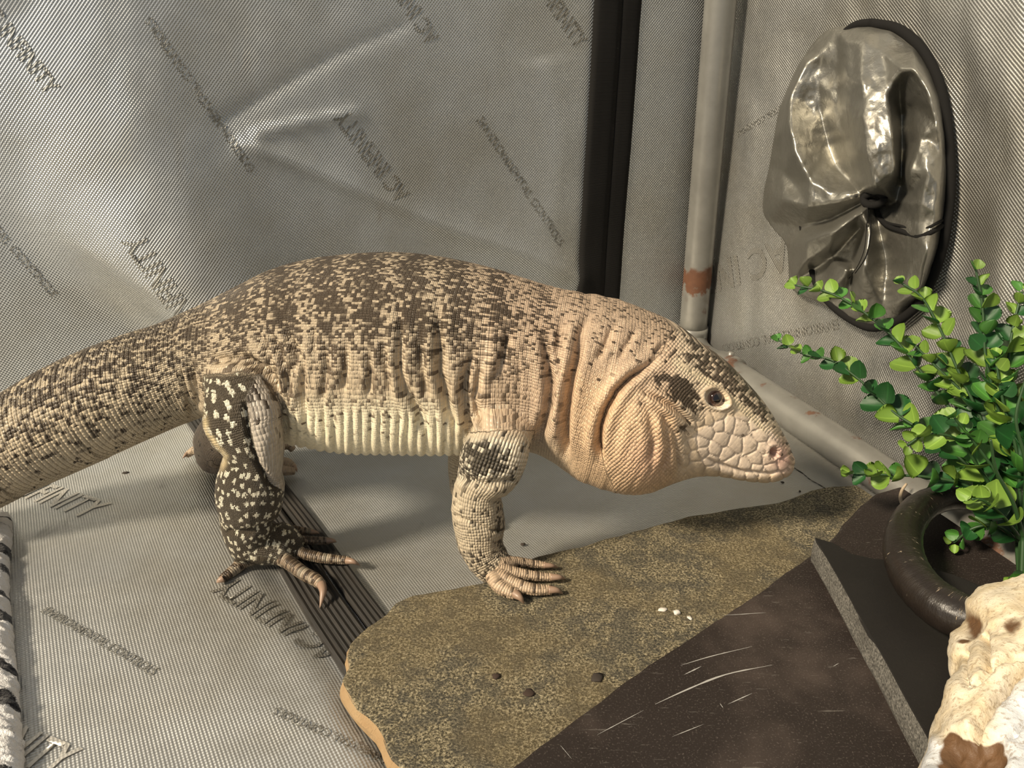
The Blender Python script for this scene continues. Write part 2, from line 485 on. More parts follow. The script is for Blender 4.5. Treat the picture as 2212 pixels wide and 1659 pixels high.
MAT_CORD = NT('black_cord').set(color=(.010, .0095, .009), rough=.9, spec=.15)
PORT = np.array([(1885, 54), (1930, 64), (1972, 98), (2008, 152), (2032, 222), (2042, 300), (2046, 380), (2042, 450), (2030, 522), (2010, 592), (1980, 650), (1938, 690), (1885, 706),
                 (1832, 690), (1772, 655), (1708, 618), (1704, 575), (1697, 525), (1668, 490), (1650, 460), (1650, 420), (1662, 360), (1672, 300), (1682, 245), (1702, 190), (1735, 125), (1795, 62), (1840, 55)], float)
KNOT = np.array([1888., 428.])
from mathutils.geometry import delaunay_2d_cdt
PORT_LINES = [  # crests and hollows of the gathered foil: (pixel x, y, stand-off in mm) along each crease
    [(1862, 90, 22), (1862, 180, 40), (1866, 260, 48), (1874, 340, 50), (1888, 404, 44)],
    [(1812, 66, 8), (1814, 150, 8), (1816, 230, 10), (1828, 310, 12), (1852, 378, 10)],
    [(1822, 90, 18), (1826, 160, 27), (1830, 240, 33), (1844, 320, 37), (1866, 385, 32)],
    [(1905, 110, 20), (1918, 200, 36), (1930, 290, 42), (1936, 370, 36), (1912, 415, 30)],
    [(1944, 190, 18), (1947, 255, 2), (1948, 330, 1), (1946, 396, 2)],
    [(1928, 176, 34), (1950, 148, 36), (1980, 150, 34), (2008, 195, 32), (2028, 270, 26), (2036, 330, 17)],
    [(1975, 230, 16), (1985, 300, 24), (1962, 372, 31)],
    [(2008, 300, 20), (2005, 370, 31), (1990, 440, 28), (1975, 480, 19)],
    [(1900, 436, 8), (1935, 438, 8), (1962, 418, 12)],
    [(1738, 135, 20), (1706, 200, 28), (1703, 262, 38), (1714, 324, 43), (1748, 388, 37), (1796, 416, 30), (1858, 412, 20)],
    [(1778, 110, 12), (1768, 180, 8), (1775, 250, 4), (1790, 310, 1), (1806, 356, 1), (1840, 392, 2)],
    [(1796, 200, 12), (1800, 270, 8)],
    [(1664, 420, 14), (1692, 432, 32), (1745, 446, 35), (1805, 438, 30), (1858, 426, 20)],
    [(1682, 310, 8), (1690, 370, 14), (1722, 402, 20)],
    [(1662, 478, 4), (1735, 492, 5), (1800, 474, 7), (1864, 442, 8)],
    [(1710, 528, 6), (1740, 520, 31), (1800, 500, 43), (1860, 456, 36)],
    [(1735, 570, 24), (1790, 535, 29), (1853, 475, 24)],
    [(1716, 606, 3), (1790, 558, 5), (1857, 488, 7)],
    [(1765, 638, 8), (1812, 606, 27), (1834, 580, 28)],
    [(1830, 640, 8), (1843, 570, 5), (1864, 490, 7)],
    [(1862, 665, 14), (1866, 570, 39), (1875, 490, 34)],
    [(1905, 660, 10), (1915, 570, 5), (1896, 485, 8)],
    [(1950, 650, 14), (1962, 560, 20), (1930, 500, 16)],
    [(1985, 632, 18), (2004, 545, 33), (2014, 492, 26)],
    [(2020, 465, 24), (2030, 400, 22), (2036, 350, 15)], [(1884, 428, 10), (1884, 434, 10)]]
_pp = []; _ed = []
for ln in PORT_LINES:
    for k, p in enumerate(ln):
        if k: _ed.append((len(_pp) - 1, len(_pp)))
        _pp.append((float(p[0]), float(p[1]), p[2] * .00115))
_n0 = len(_pp); _pp += [(float(a), float(b), .004) for a, b in PORT]; _ed += [(_n0 + k, _n0 + (k + 1) % len(PORT)) for k in range(len(PORT))]
_cd = delaunay_2d_cdt([Vector((a, b)) for a, b, _ in _pp], _ed, [], 0, 1e-6)
_cv = np.array([v[:] for v in _cd[0]]); _ct = [tuple(f) for f in _cd[2]]
_cz = np.array([_pp[o[0]][2] if len(o) else .01 for o in _cd[3]])
def port_height(px):
    """stand-off of the gathered sleeve from the wall: flat facets between its creases, slightly rumpled"""
    def lin(px):
        h = np.full(len(px), .003)
        for a, b, c in _ct:
            A, B, C_ = _cv[a], _cv[b], _cv[c]
            den = (B[1]-C_[1])*(A[0]-C_[0]) + (C_[0]-B[0])*(A[1]-C_[1])
            if abs(den) < 1e-9: continue
            w0 = ((B[1]-C_[1])*(px[:, 0]-C_[0]) + (C_[0]-B[0])*(px[:, 1]-C_[1])) / den
            w1 = ((C_[1]-A[1])*(px[:, 0]-C_[0]) + (A[0]-C_[0])*(px[:, 1]-C_[1])) / den
            w2 = 1 - w0 - w1; m_ = (w0 > -1e-6) & (w1 > -1e-6) & (w2 > -1e-6)
            h[m_] = (w0*_cz[a] + w1*_cz[b] + w2*_cz[c])[m_]
        return h
    h = 0
    for dx, dy in ((0, 0), (6, 0), (-6, 0), (0, 6), (0, -6)): h = h + lin(px + np.array([dx, dy])) / 5
    h = h + .0055 * (fbm2(px[:, 0] / 30, px[:, 1] / 36, 71, 3) - .45) * np.clip(h / .012, 0, 1)
    return np.clip(h, .002, None)
def build_port():
    nr, na = 110, 300
    pv = np.r_[PORT, PORT[:1]]
    C = interp_poly(pv, na + 1)[:-1]
    rr = np.linspace(.012, 1, nr)
    px = (KNOT + rr[:, None, None] * (C - KNOT)[None]).reshape(-1, 2)
    h = port_height(px)
    base = on_right(px)
    rdir = right_disp(px)
    V = np.array([on_right(p, hh) for p, hh in zip(px, h + np.maximum(rdir, 0) + .002)])
    # pixels were taken on the wall plane; keep the sleeve inside its own outline
    back = base.reshape(nr, na, 3)[-1] + .0005 * NR
    V = np.r_[V, back, [V[:na].mean(0) - NR * .004]]
    Fc = [list(f) for f in grid_faces(nr + 1, na, True)]
    for k in range(na): Fc.append([len(V) - 1, (k + 1) % na, k])
    me = mesh('sleeve', V, Fc); recalc(me)
    root = empty('duct_port', tuple(map(float, on_right(KNOT)))); tag(root, 'crumpled silver duct sleeve cinched shut with black cord on the side wall', 'duct port')
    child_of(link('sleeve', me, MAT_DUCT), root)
    # black hem that holds the sleeve to the wall (a true circle-ish ring on the wall)
    ring = interp_poly(np.r_[[(1884, 50), (1935, 60), (1984, 96), (2022, 160), (2042, 240), (2051, 320), (2053, 400), (2046, 480), (2032, 550), (2008, 615), (1973, 668), (1930, 698), (1884, 708), (1835, 688), (1800, 662), (1770, 625), (1752, 570), (1735, 490), (1725, 420), (1728, 340), (1740, 260), (1755, 190), (1785, 125), (1822, 74), (1852, 54), (1884, 50)]], 140)
    R = np.array([on_right(p, .006 + max(0, right_disp(p[None])[0])) for p in ring])
    child_of(link('hem', tube_mesh('hem', R, .0040, 10), MAT_CORD), root)
    def cord(px, w, lift=.003, mat=MAT_CORD, nm='drawstring'):
        q = interp_poly(px, 40); hh = port_height(q)
        P = np.array([on_right(a, b) for a, b in zip(q, hh + lift)])
        child_of(link(nm, tube_mesh(nm, P, w, 8), mat), root)
    cord([(1892, 440), (1898, 468), (1915, 486), (1950, 500), (1985, 511), (2015, 500), (2040, 484)], .0022, .003)
    cord([(1893, 450), (1908, 476), (1945, 488), (1990, 496), (2036, 476)], .0012, .003)
    cord([(1874, 440), (1872, 500), (1866, 545), (1850, 580), (1830, 605)], .0006, .002)
    cord([(1876, 440), (1880, 510), (1868, 560), (1848, 590)], .0006, .002)
    # knot of gathered cord
    k3 = []
    for i in range(40):
        a = i / 39 * 4 * math.pi
        p = KNOT + np.array([22 * math.cos(a), 13 * math.sin(a) + 4 * math.sin(a * .5)])
        k3.append(on_right(p, .022 + .003 * math.sin(a * .5 + 1)))
    child_of(link('knot', tube_mesh('knot', k3, .0034, 8), MAT_CORD), root)
    return root
build_port()

# ------------------------------------------------------------------ slabs, stone, board on the floor
def prism(name, px_poly, ztop, thick, mat, jag=.0, seed=1, chamfer=.0012, per_edge=14, bulge=.002, top_noise=.0):
    """slab whose outline was seen on its top face: outline resampled, jittered like broken stone, bevelled rim, own thickness"""
    rs = np.random.RandomState(seed)
    P = on_z(np.array(px_poly, float), ztop)[:, :2]
    out = []
    for a, b in zip(P, np.roll(P, -1, 0)):
        L = np.linalg.norm(b - a); k = max(2, int(L / .006))
        for i in range(k):
            t = i / k; out.append(a * (1 - t) + b * t)
    out = np.array(out); n = len(out)
    c = out.mean(0)
    T = np.roll(out, -1, 0) - np.roll(out, 1, 0); T /= np.linalg.norm(T, axis=1)[:, None]
    N = np.stack([T[:, 1], -T[:, 0]], -1)
    area = 0.5 * np.sum(out[:, 0] * np.roll(out[:, 1], -1) - np.roll(out[:, 0], -1) * out[:, 1])
    if area < 0: N = -N
    s = np.arange(n)
    jit = jag * (fbm2(s * .35, s * 0 + seed, seed, 3) - .45)
    out = out + N * jit[:, None]
    rings = [(-.0, 0.0 - chamfer * .0, True)]
    prof = [(-chamfer * 1.6, 0), (-chamfer * .4, -chamfer * .35), (0.0, -chamfer * 1.2), (bulge, -thick * .45), (bulge * .8, -thick * .8), (-.001, -thick)]
    V = []
    inner = [(.55, 0), (.85, 0)]
    for f, dz in inner:
        for i in range(n): V.append((*(c + (out[i] - c) * f), ztop + dz))
    for k, (o_, dz) in enumerate(prof):
        jj = .0018 * (vnoise2(s * .5 + 9 * k, s * 0 + k, seed + 5) - .5) if jag else 0 * s
        for i in range(n): V.append((*(out[i] + N[i] * (o_ + (jj[i] if 2 <= k <= 4 else 0))), ztop + dz))
    R = len(inner) + len(prof)
    Fc = [list(f) for f in grid_faces(R, n, True)]
    V.append((*c, ztop)); ci = len(V) - 1
    for i in range(n): Fc.append([ci, i, (i + 1) % n])
    Fc.append([(R - 1) * n + i for i in range(n)][::-1])
    me = mesh(name, V, Fc); recalc(me)
    return me

def m_flag():
    t = NT('tan_flagstone'); o = t.coord('Object')
    g = t.noise(o, 75, 5, .7); f = t.noise(o, 620, 5, .8); m = t.noise(o, 17, 3, .55)
    streak = t.noise(t.mapping(o, (420, 1300, 300), (0, 0, .5)), 1.0, 3, .7)
    streak2 = t.noise(t.mapping(o, (1200, 420, 300), (0, 0, .9)), 1.0, 3, .7)
    c = t.ramp(f, [(.38, (.016, .014, .010)), (.46, (.09, .075, .045)), (.53, (.25, .21, .125)), (.61, (.56, .48, .32))])
    c = t.mix(t.ss(g, .47, .56), c, t.mix(.62, c, (.050, .048, .040)))
    c = t.mix(t.math('MULTIPLY', t.ss(m, .45, .62), .35), c, (.17, .125, .055))
    c = t.mix(t.math('MULTIPLY', t.ss(streak, .58, .68), .7), c, (.50, .43, .28))
    c = t.mix(t.math('MULTIPLY', t.ss(streak2, .60, .70), .55), c, (.46, .39, .25))
    geo = t.n('ShaderNodeNewGeometry'); sp = t.n('ShaderNodeSeparateXYZ'); t.l(geo.outputs['True Normal'], sp.inputs[0])
    side = t.ss(sp.outputs[2], .75, .35)
    sc = t.mix(t.noise(o, 60, 4, .6), (.34, .18, .07), (.52, .39, .22))
    c = t.mix(side, c, sc)
    h = t.math('ADD', t.math('MULTIPLY', g, .6), t.math('MULTIPLY', f, .5)); h = t.math('ADD', h, t.math('MULTIPLY', streak, .4))
    return t.set(color=c, rough=.72, spec=.35, normal=t.bump(h, .9, .0030))
MAT_FLAG = m_flag()
def m_slate(name, a, b, rough, dust=.5):
    t = NT(name); o = t.coord('Object')
    n = t.noise(o, 24, 5, .6); f = t.noise(o, 900, 2, .6); d = t.noise(o, 9, 4, .65)
    c = t.mix(n, a, b); c = t.mix(t.math('MULTIPLY', t.ss(f, .55, .75), .35 * dust), c, (.20, .17, .15))
    c = t.mix(t.math('MULTIPLY', t.ss(d, .5, .75), .35 * dust), c, (.13, .10, .085))
    st = t.noise(t.mapping(o, (60, 420, 60), (0, 0, .62)), 1.0, 3, .6)
    c = t.mix(t.math('MULTIPLY', t.ss(st, .66, .74), .22 * dust), c, (.30, .28, .25))
    geo = t.n('ShaderNodeNewGeometry'); sp = t.n('ShaderNodeSeparateXYZ'); t.l(geo.outputs['True Normal'], sp.inputs[0])
    side = t.ss(sp.outputs[2], .7, .3)
    g = t.noise(o, 700, 3, .7)
    sc = t.ramp(g, [(.3, (.03, .028, .025)), (.5, (.10, .095, .084)), (.72, (.22, .205, .18))])
    c = t.mix(side, c, sc)
    return t.set(color=c, rough=t.math('ADD', rough, t.math('MULTIPLY', side, .3)), spec=.16, normal=t.bump(t.math('ADD', n, t.math('MULTIPLY', f, .25)), .28, .0016))
MAT_SLATE = m_slate('dusty_brown_slate', (.019, .0145, .0125), (.028, .022, .0195), .55, 1.0)
MAT_SLATE2 = m_slate('black_slate', (.012, .011, .010), (.018, .0165, .015), .6, .04)

Z_BOARD = .0035; Z_FLAG = .0195; Z_SLATE = .0300; Z_TILE = .0500
def m_board():
    t = NT('dark_stained_wood'); o = t.coord('UV')
    g = t.noise(t.mapping(o, (10, 420, 1)), 1.0, 4, .65); n = t.noise(o, 60, 3)
    c = t.ramp(g, [(.3, (.006, .005, .004)), (.55, (.017, .014, .011)), (.78, (.055, .045, .034))])
    return t.set(color=c, rough=.62, normal=t.bump(g, .7, .0016))
MAT_BOARD = m_board()
def board():
    # long edges seen in the photo, on the floor
    L0, L1 = on_z(np.array([400., 900.]), Z_BOARD), on_z(np.array([905., 1710.]), Z_BOARD)
    R0, R1 = on_z(np.array([560., 905.]), Z_BOARD), on_z(np.array([1000., 1580.]), Z_BOARD)
    ax = (L1 - L0) / np.linalg.norm(L1 - L0); wv = np.cross(EZ, ax); wv /= np.linalg.norm(wv)
    if wv[0] < 0: wv = -wv
    Rm = on_z(np.array([835., 1325.]), Z_BOARD); width = (Rm - L0) @ wv
    root = empty('slatted_board', (float(L0[0]), float(L0[1]), 0)); tag(root, 'dark stained board of two grooved strips running under the hind foot and the stone', 'board')
    length = np.linalg.norm(L1 - L0)
    for a, b in ((0.0, .60), (.66, 1.0)):
        prof = []
        w0, w1 = a * width, b * width
        ng = 7 if a == 0 else 4
        for k in range(ng * 4 + 1):
            s = k / (ng * 4); gz = -.0010 * (0.5 + 0.5 * math.cos(2 * math.pi * k / 4)) if 0 < k < ng * 4 else -.0012
            prof.append((w0 + (w1 - w0) * s, Z_BOARD + gz))
        prof = [(w0, -.003)] + prof + [(w1, -.003)]
        n = 40; V = []; UV = []
        for i in range(n):
            t = i / (n - 1) * length
            wob = .0006 * math.sin(t * 30 + a * 9)
            for w, z in prof:
                q = L0 + ax * t + wv * (w + wob); V.append((q[0], q[1], z)); UV.append((t, w))
        m = len(prof)
        Fc = [list(f) for f in grid_faces(n, m)] + [list(range(m))[::-1], [(n-1)*m+k for k in range(m)]]
        for i in range(n - 1): Fc.append([i*m, (i+1)*m, (i+1)*m+m-1, i*m+m-1])
        me = mesh('plank', V, Fc); set_uv(me, UV); recalc(me)
        child_of(link('plank', me, MAT_BOARD, smooth=False), root)
board()

FLAG = [(752, 1392), (790, 1352), (832, 1326), (852, 1300), (892, 1284), (960, 1274), (1040, 1258), (1090, 1226), (1160, 1200), (1250, 1180), (1352, 1150), (1420, 1132), (1500, 1112), (1600, 1096), (1682, 1086), (1752, 1060), (1800, 1050), (1850, 1047), (1880, 1068), (1930, 1100),
        (1800, 1330), (1500, 1600), (1250, 1850), (1080, 1850), (960, 1790), (890, 1680), (850, 1635), (812, 1570), (772, 1530), (746, 1490), (741, 1468), (754, 1440), (750, 1415)]
flag = tag(link('flagstone', prism('flagstone', FLAG, Z_FLAG, .0155, MAT_FLAG, jag=.004, seed=3), MAT_FLAG, smooth=False), 'mossy tan flagstone with a broken edge under the front foot of the lizard', 'stone')
SLATE = [(1010, 1725), (1130, 1638), (1250, 1548), (1400, 1438), (1550, 1340), (1650, 1272), (1735, 1212), (1792, 1170), (1832, 1125), (1862, 1092), (1895, 1066), (1960, 1048), (2080, 1060), (2200, 1110), (2420, 1230), (2700, 1900), (1700, 2300), (1200, 2000)]
slate = tag(link('slate_slab', prism('slate_slab', SLATE, Z_SLATE, .0105, MAT_SLATE, jag=.0022, seed=8), MAT_SLATE, smooth=False), 'dusty brown slate slab with white scratches overlapping the tan stone', 'slate')
TILE = [(1759, 1160), (1800, 1172), (1840, 1196), (1890, 1206), (1960, 1212), (2060, 1240), (2180, 1290), (2350, 1400), (2600, 1900), (2200, 2000), (2018, 1622), (1930, 1462), (1845, 1312)]
tile = tag(link('slate_tile', prism('slate_tile', TILE, Z_TILE, .0198, MAT_SLATE2, jag=.0012, seed=12, chamfer=.0006, bulge=.0004), MAT_SLATE2, smooth=False), 'black slate tile with a rough grey cut edge under the horned skull', 'slate')
MAT_SCRATCH = simple('chalky_scratch', (.34, .33, .31), .8)
def scratch(px, w, par, z):
    q = on_z(interp_poly(px, 14), z); n = len(q)
    T = np.gradient(q, axis=0); T /= np.linalg.norm(T, axis=1)[:, None]; N = np.cross(EZ, T)
    ww = w * np.sin(np.linspace(.15, math.pi - .15, n)) * (0.7 + .6 * np.random.RandomState(int(px[0][0])).rand(n))
    ww = ww * .65; V = np.r_[q + N * ww[:, None], q - N * ww[:, None]]; V[:, 2] = z + .00025
    Fc = [[i, i + 1, n + i + 1, n + i] for i in range(n - 1)]
    me = mesh('scratch', V, Fc); recalc(me); o = link('scratch', me, MAT_SCRATCH, par)
for px, w in [([(1415, 1522), (1480, 1492), (1560, 1460), (1668, 1437)], .0008), ([(1470, 1438), (1530, 1420), (1625, 1397)], .0004), ([(1478, 1458), (1515, 1440)], .0005),
              ([(1572, 1522), (1625, 1498)], .0004), ([(1560, 1330), (1655, 1324)], .00035), ([(1290, 1588), (1390, 1535)], .00035), ([(1452, 1592), (1520, 1565)], .0003),
              ([(1210, 1610), (1235, 1640)], .0002), ([(1555, 1520), (1562, 1530)], .0003), ([(1800, 1440), (1812, 1433)], .0003)]:
    scratch(px, w, slate, Z_SLATE)

seam_q = on_z(interp_poly(np.array([(1712, 1003), (1735, 1018), (1752, 1032), (1770, 1042), (1792, 1056)], float), 20), 0.0)
seam_px = project(seam_q); sT = np.gradient(seam_q, axis=0); sT /= np.linalg.norm(sT, axis=1)[:, None]; sN = np.cross(EZ, sT); sw_ = .0005 * (.5 + np.random.RandomState(3).rand(20))
seam_z = floor_disp(seam_px) - .004 + .0005
sV = np.r_[seam_q + sN * sw_[:, None], seam_q - sN * sw_[:, None]]; sV[:, 2] = np.r_[seam_z, seam_z]
link('floor_seam', recalc(mesh('floor_seam', sV, [[i, i + 1, 21 + i, 20 + i] for i in range(19)])), simple('dark_seam', (.02, .017, .014), .8), floor)
# crumbs and litter
MAT_CRUMB = simple('dark_crumb', (.03, .022, .016), .85); MAT_PALE = simple('pale_crumb', (.62, .58, .52), .7); MAT_BROWN = simple('brown_leaf_crumb', (.035, .020, .013), .9)
def crumb(px, z, size, mat, label, seed, flat=.45):
    rs = np.random.RandomState(seed); bm = bmesh.new(); bmesh.ops.create_icosphere(bm, subdivisions=2, radius=1)
    sx = .6 + rs.rand(); 
    for v in bm.verts:
        n = noise.noise(v.co * 1.3 + Vector((seed, 0, 0))); v.co *= 1 + .5 * n
        v.co.x *= sx; v.co.z *= flat; v.co *= size
    me = bpy.data.meshes.new('crumb'); bm.to_mesh(me); bm.free()
    o = link('crumb', me, mat); p = on_z(np.array(px, float), z); o.location = (p[0], p[1], z + size * flat * .6); o.rotation_euler = (0, 0, rs.rand() * 6)
    tag(o, label, 'crumb'); return o
ZF = -.0015
crumb((1072, 1462), Z_FLAG, .0024, MAT_BROWN, 'round dark brown crumb on the mossy tan flagstone', 1)
crumb((1142, 1498), Z_FLAG, .0030, MAT_BROWN, 'reddish brown bark flake on the flagstone', 2, .25)
crumb((1290, 1465), Z_FLAG, .0034, MAT_CRUMB, 'long blackish flake on the flagstone near the slate', 3, .3)
crumb((1432, 1318), Z_FLAG, .0020, MAT_PALE, 'white speck on the flagstone behind the scratched slate', 4)
crumb((1462, 1324), Z_FLAG, .0026, MAT_PALE, 'largest white speck on the flagstone', 5)
crumb((1490, 1336), Z_FLAG, .0014, MAT_PALE, 'smallest white speck on the flagstone', 6)
crumb((1130, 1177), ZF, .0022, MAT_CRUMB, 'small black crumb on the silver floor beside the front leg', 7)
crumb((1690, 1042), ZF, .0011, MAT_CRUMB, 'tiny black crumb on the silver floor under the snout', 8)
crumb((1728, 1062), ZF, .0015, MAT_CRUMB, 'small dark chip on the silver floor behind the tip of the flagstone', 9)
crumb((272, 1022), ZF, .0020, MAT_CRUMB, 'dark crumb on the silver floor under the tail', 10)
crumb((1822, 1005), ZF + .002, .0018, MAT_BROWN, 'brown crumb beside the floor pole', 11)

# ------------------------------------------------------------------ horned skull
def m_bone():
    t = NT('weathered_bone'); o = t.coord('Object'); v = t.attr('paint')
    sp = t.n('ShaderNodeSeparateXYZ'); t.l(v, sp.inputs[0])
    n = t.noise(o, 55, 5, .65); f = t.noise(o, 420, 4, .7)
    st = t.noise(t.mapping(o, (120, 700, 200), (0, 0, .7)), 1.0, 3)
    c = t.mix(t.ss(n, .35, .7), (.70, .62, .48), (.60, .49, .32))
    c = t.mix(sp.outputs[2], c, (.62, .63, .64))
    c = t.mix(t.math('MULTIPLY', t.ss(f, .53, .62), .5), c, (.24, .16, .085))
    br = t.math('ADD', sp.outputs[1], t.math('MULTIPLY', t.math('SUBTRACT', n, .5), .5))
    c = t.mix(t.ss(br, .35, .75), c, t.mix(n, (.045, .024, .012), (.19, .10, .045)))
    nb = t.bump(t.math('ADD', n, t.math('MULTIPLY', f, .4)), .5, .0025)
    return t.set(color=c, rough=.55, spec=.4, normal=nb)
MAT_BONE = m_bone()
def m_horn():
    t = NT('dark_brown_horn'); o = t.coord('UV'); ob = t.coord('Object')
    r = t.noise(t.mapping(o, (160, 12, 1)), 1.0, 4, .7); n = t.noise(ob, 60, 4)
    c = t.mix(n, (.010, .0075, .006), (.020, .015, .012))
    nick = t.math('MULTIPLY', t.ss(t.noise(t.mapping(o, (110, 9, 1)), 1.0, 4, .75), .61, .66), t.ss(t.noise(ob, 38, 3), .47, .58))
    c = t.mix(t.math('MULTIPLY', nick, .8), c, (.42, .34, .24))
    return t.set(color=c, rough=.30, spec=.5, normal=t.bump(t.math('ADD', t.math('MULTIPLY', t.noise(ob, 90, 3), .8), t.math('SUBTRACT', t.math('MULTIPLY', r, .4), t.math('MULTIPLY', nick, 1.5))), .45, .002))
MAT_HORN = m_horn()
def skull():
    # left outline of the skull seen in the photo (back of the head -> muzzle), on a level plane through its flank
    zs = Z_TILE + .020
    out_px = [(2128, 1304), (2085, 1322), (2062, 1352), (2053, 1400), (2055, 1432), (2066, 1452), (2056, 1482), (2034, 1520), (2013, 1562), (2006, 1605), (1990, 1640), (1962, 1700), (1940, 1780), (1950, 1900)]
    Lp = on_z(interp_poly(np.array(out_px, float), 260), zs)
    # mid line of the skull, right of the frame
    c0 = on_z(np.array([2275., 1345.]), zs); ax = Lp[-1] - Lp[3]; 
    axd = np.array([-.18, -1.0, 0]); axd /= np.linalg.norm(axd)
    lat_ = np.cross(EZ, axd); lat_ = lat_ if lat_[0] > 0 else -lat_
    nl = len(Lp); m = 300
    V = []; prm = []
    top_h = np.interp(np.linspace(0, 1, nl), [0, .08, .3, .6, 1], [.020, .036, .052, .050, .040])
    for i in range(nl):
        s = i / (nl - 1)
        P = Lp[i]; wid = (c0 + axd * ((P - c0) @ axd) - P) @ lat_
        wid = max(wid, .01)
        for k in range(m):
            a = math.pi * 2 * k / m                     # 0 = left flank, pi/2 = top, pi = right flank, 3pi/2 = underside
            x = 1 - math.cos(a); h = math.sin(a)
            hh = top_h[i] * (np.sign(h) * abs(h) ** .8)
            if h < 0: hh = -(zs - Z_TILE - .0005) * abs(h) ** .5
            q = P + lat_ * wid * x
            V.append((q[0], q[1], zs + hh)); prm.append((s, a))
    V = np.array(V)
    ks = np.arange(m); kk = np.where((ks > m // 4) & (ks <= m // 2), m // 2 - ks, ks)
    px = project(V).reshape(nl, m, 2)[:, kk].reshape(-1, 2); near = np.array([p[1] < math.pi for p in prm])     # both halves of the skull carry the same marks
    d = np.zeros(len(V)); paint = np.zeros((len(V), 3))
    def groove(poly, depth, w, dark, jag=9):
        q = px + jag * np.stack([fbm2(px[:, 0] / 14, px[:, 1] / 14, 3, 2) - .4, fbm2(px[:, 0] / 14, px[:, 1] / 14, 8, 2) - .4], -1)
        r, par = pdist(q, poly); e = np.exp(-(r / w) ** 2) * near
        return -depth * e, dark * sstep(w * 1.45, w * .15, r) * near
    for poly, dep, w, dk in [([(2122, 1368), (2132, 1400), (2130, 1440)], .006, 7, 1.0), ([(2090, 1410), (2088, 1448), (2086, 1470), (2098, 1486)], .003, 3.5, 1.0), ([(2245, 1412), (2190, 1416), (2150, 1440), (2112, 1478)], .004, 5, .9),
                             ([(2230, 1425), (2190, 1462), (2150, 1510), (2108, 1574)], .009, 9, 1.0), ([(2240, 1540), (2205, 1565), (2186, 1590)], .004, 6, .9)]:
        a, b = groove(poly, dep, w, dk); d += 2.4 * a
    # eye socket
    wx = px[:, 0] + 46 * (fbm2(px[:, 0] / 45, px[:, 1] / 45, 14, 3) - .44); wy = px[:, 1] + 60 * (fbm2(px[:, 0] / 40, px[:, 1] / 40, 19, 3) - .44)
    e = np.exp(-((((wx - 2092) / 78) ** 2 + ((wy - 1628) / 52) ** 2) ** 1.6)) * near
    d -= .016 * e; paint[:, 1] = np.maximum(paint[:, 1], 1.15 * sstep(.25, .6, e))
    rim = np.exp(-((np.hypot((px[:, 0] - 2095) / 1.25, px[:, 1] - 1640) - 72) / 14) ** 2) * near; d += .004 * rim
    # brow hollow at the horn base and stains
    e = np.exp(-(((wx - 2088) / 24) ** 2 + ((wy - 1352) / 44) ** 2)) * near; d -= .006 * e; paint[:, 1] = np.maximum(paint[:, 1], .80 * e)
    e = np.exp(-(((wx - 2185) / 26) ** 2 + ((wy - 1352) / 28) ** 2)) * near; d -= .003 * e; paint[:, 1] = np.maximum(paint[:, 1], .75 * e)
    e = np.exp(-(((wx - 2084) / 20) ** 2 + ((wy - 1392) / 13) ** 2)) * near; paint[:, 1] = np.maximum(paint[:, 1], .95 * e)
    paint[:, 2] = (sstep(2120, 2190, px[:, 0]) * sstep(1450, 1520, px[:, 1]) + sstep(2060, 2030, px[:, 0]) * sstep(1575, 1610, px[:, 1])) * near
    d += .0110 * (fbm2(px[:, 0] / 48, px[:, 1] / 48, 61, 4) - .45) * near
    Vn = V.reshape(nl, m, 3)
    tu = np.gradient(Vn, axis=0); tv = np.roll(Vn, -1, 1) - np.roll(Vn, 1, 1)
    N = np.cross(tv, tu).reshape(-1, 3); N /= np.linalg.norm(N, axis=1)[:, None] + 1e-9
    cen = Vn.mean(1, keepdims=True).repeat(m, 1).reshape(-1, 3)
    fl = np.sign(np.einsum('ij,ij->i', N, V - cen)); N *= np.where(fl == 0, 1, fl)[:, None]
    V = V + N * d[:, None] * .62
    V[:, 2] = np.maximum(V[:, 2], Z_TILE + .0004)
    Fc = [list(f) for f in grid_faces(nl, m, True)] + [list(range(m)), [(nl-1)*m+k for k in range(m)][::-1]]
    me = mesh('cranium', V, Fc); recalc(me); set_attr(me, 'paint', 'FLOAT_VECTOR', paint)
    root = empty('horned_skull', (float(V[:, 0].mean()), float(V[:, 1].mean()), Z_TILE)); tag(root, 'weathered bone coloured animal skull with a curled dark horn beside the leafy plant', 'skull')
    child_of(link('cranium', me, MAT_BONE), root)
    # horn: centre line in the photo, resting height falling from the brow to the slate and up again
    hp = [(2108, 1342, .072, 46), (2056, 1322, .070, 50), (2006, 1288, .068, 47), (1968, 1242, .067, 44), (1951, 1190, .066, 40), (1956, 1142, .064, 36), (1984, 1101, .060, 33), (2028, 1078, .055, 29), (2075, 1076, .050, 25), (2115, 1090, .047, 19), (2138, 1110, .045, 13), (2146, 1128, .044, 5)]
    q = interp_poly(np.array(hp, float), 70)
    P = np.array([on_z(np.array([a, b]), z) for a, b, z, w in q]); dep = (P - CAM) @ FWD; R = q[:, 3] * dep / F
    s = np.arange(70); R = R * (1 + .012 * np.sin(s * 1.9))
    me = tube_mesh('horn', P, R, 28); m = 28
    set_uv(me, [(i / 70, k / m) for i in range(70) for k in range(m)])
    child_of(link('horn', me, MAT_HORN), root)
skull()

# ------------------------------------------------------------------ the lizard
YM_X = [-700, -300, 0, 200, 430, 700, 1080, 1300, 1500, 1720]
YM_Y = [.42, .470, .512, .525, .53, .525, .495, .485, .478, .470]
def Ym(x): return np.interp(x, YM_X, YM_Y)
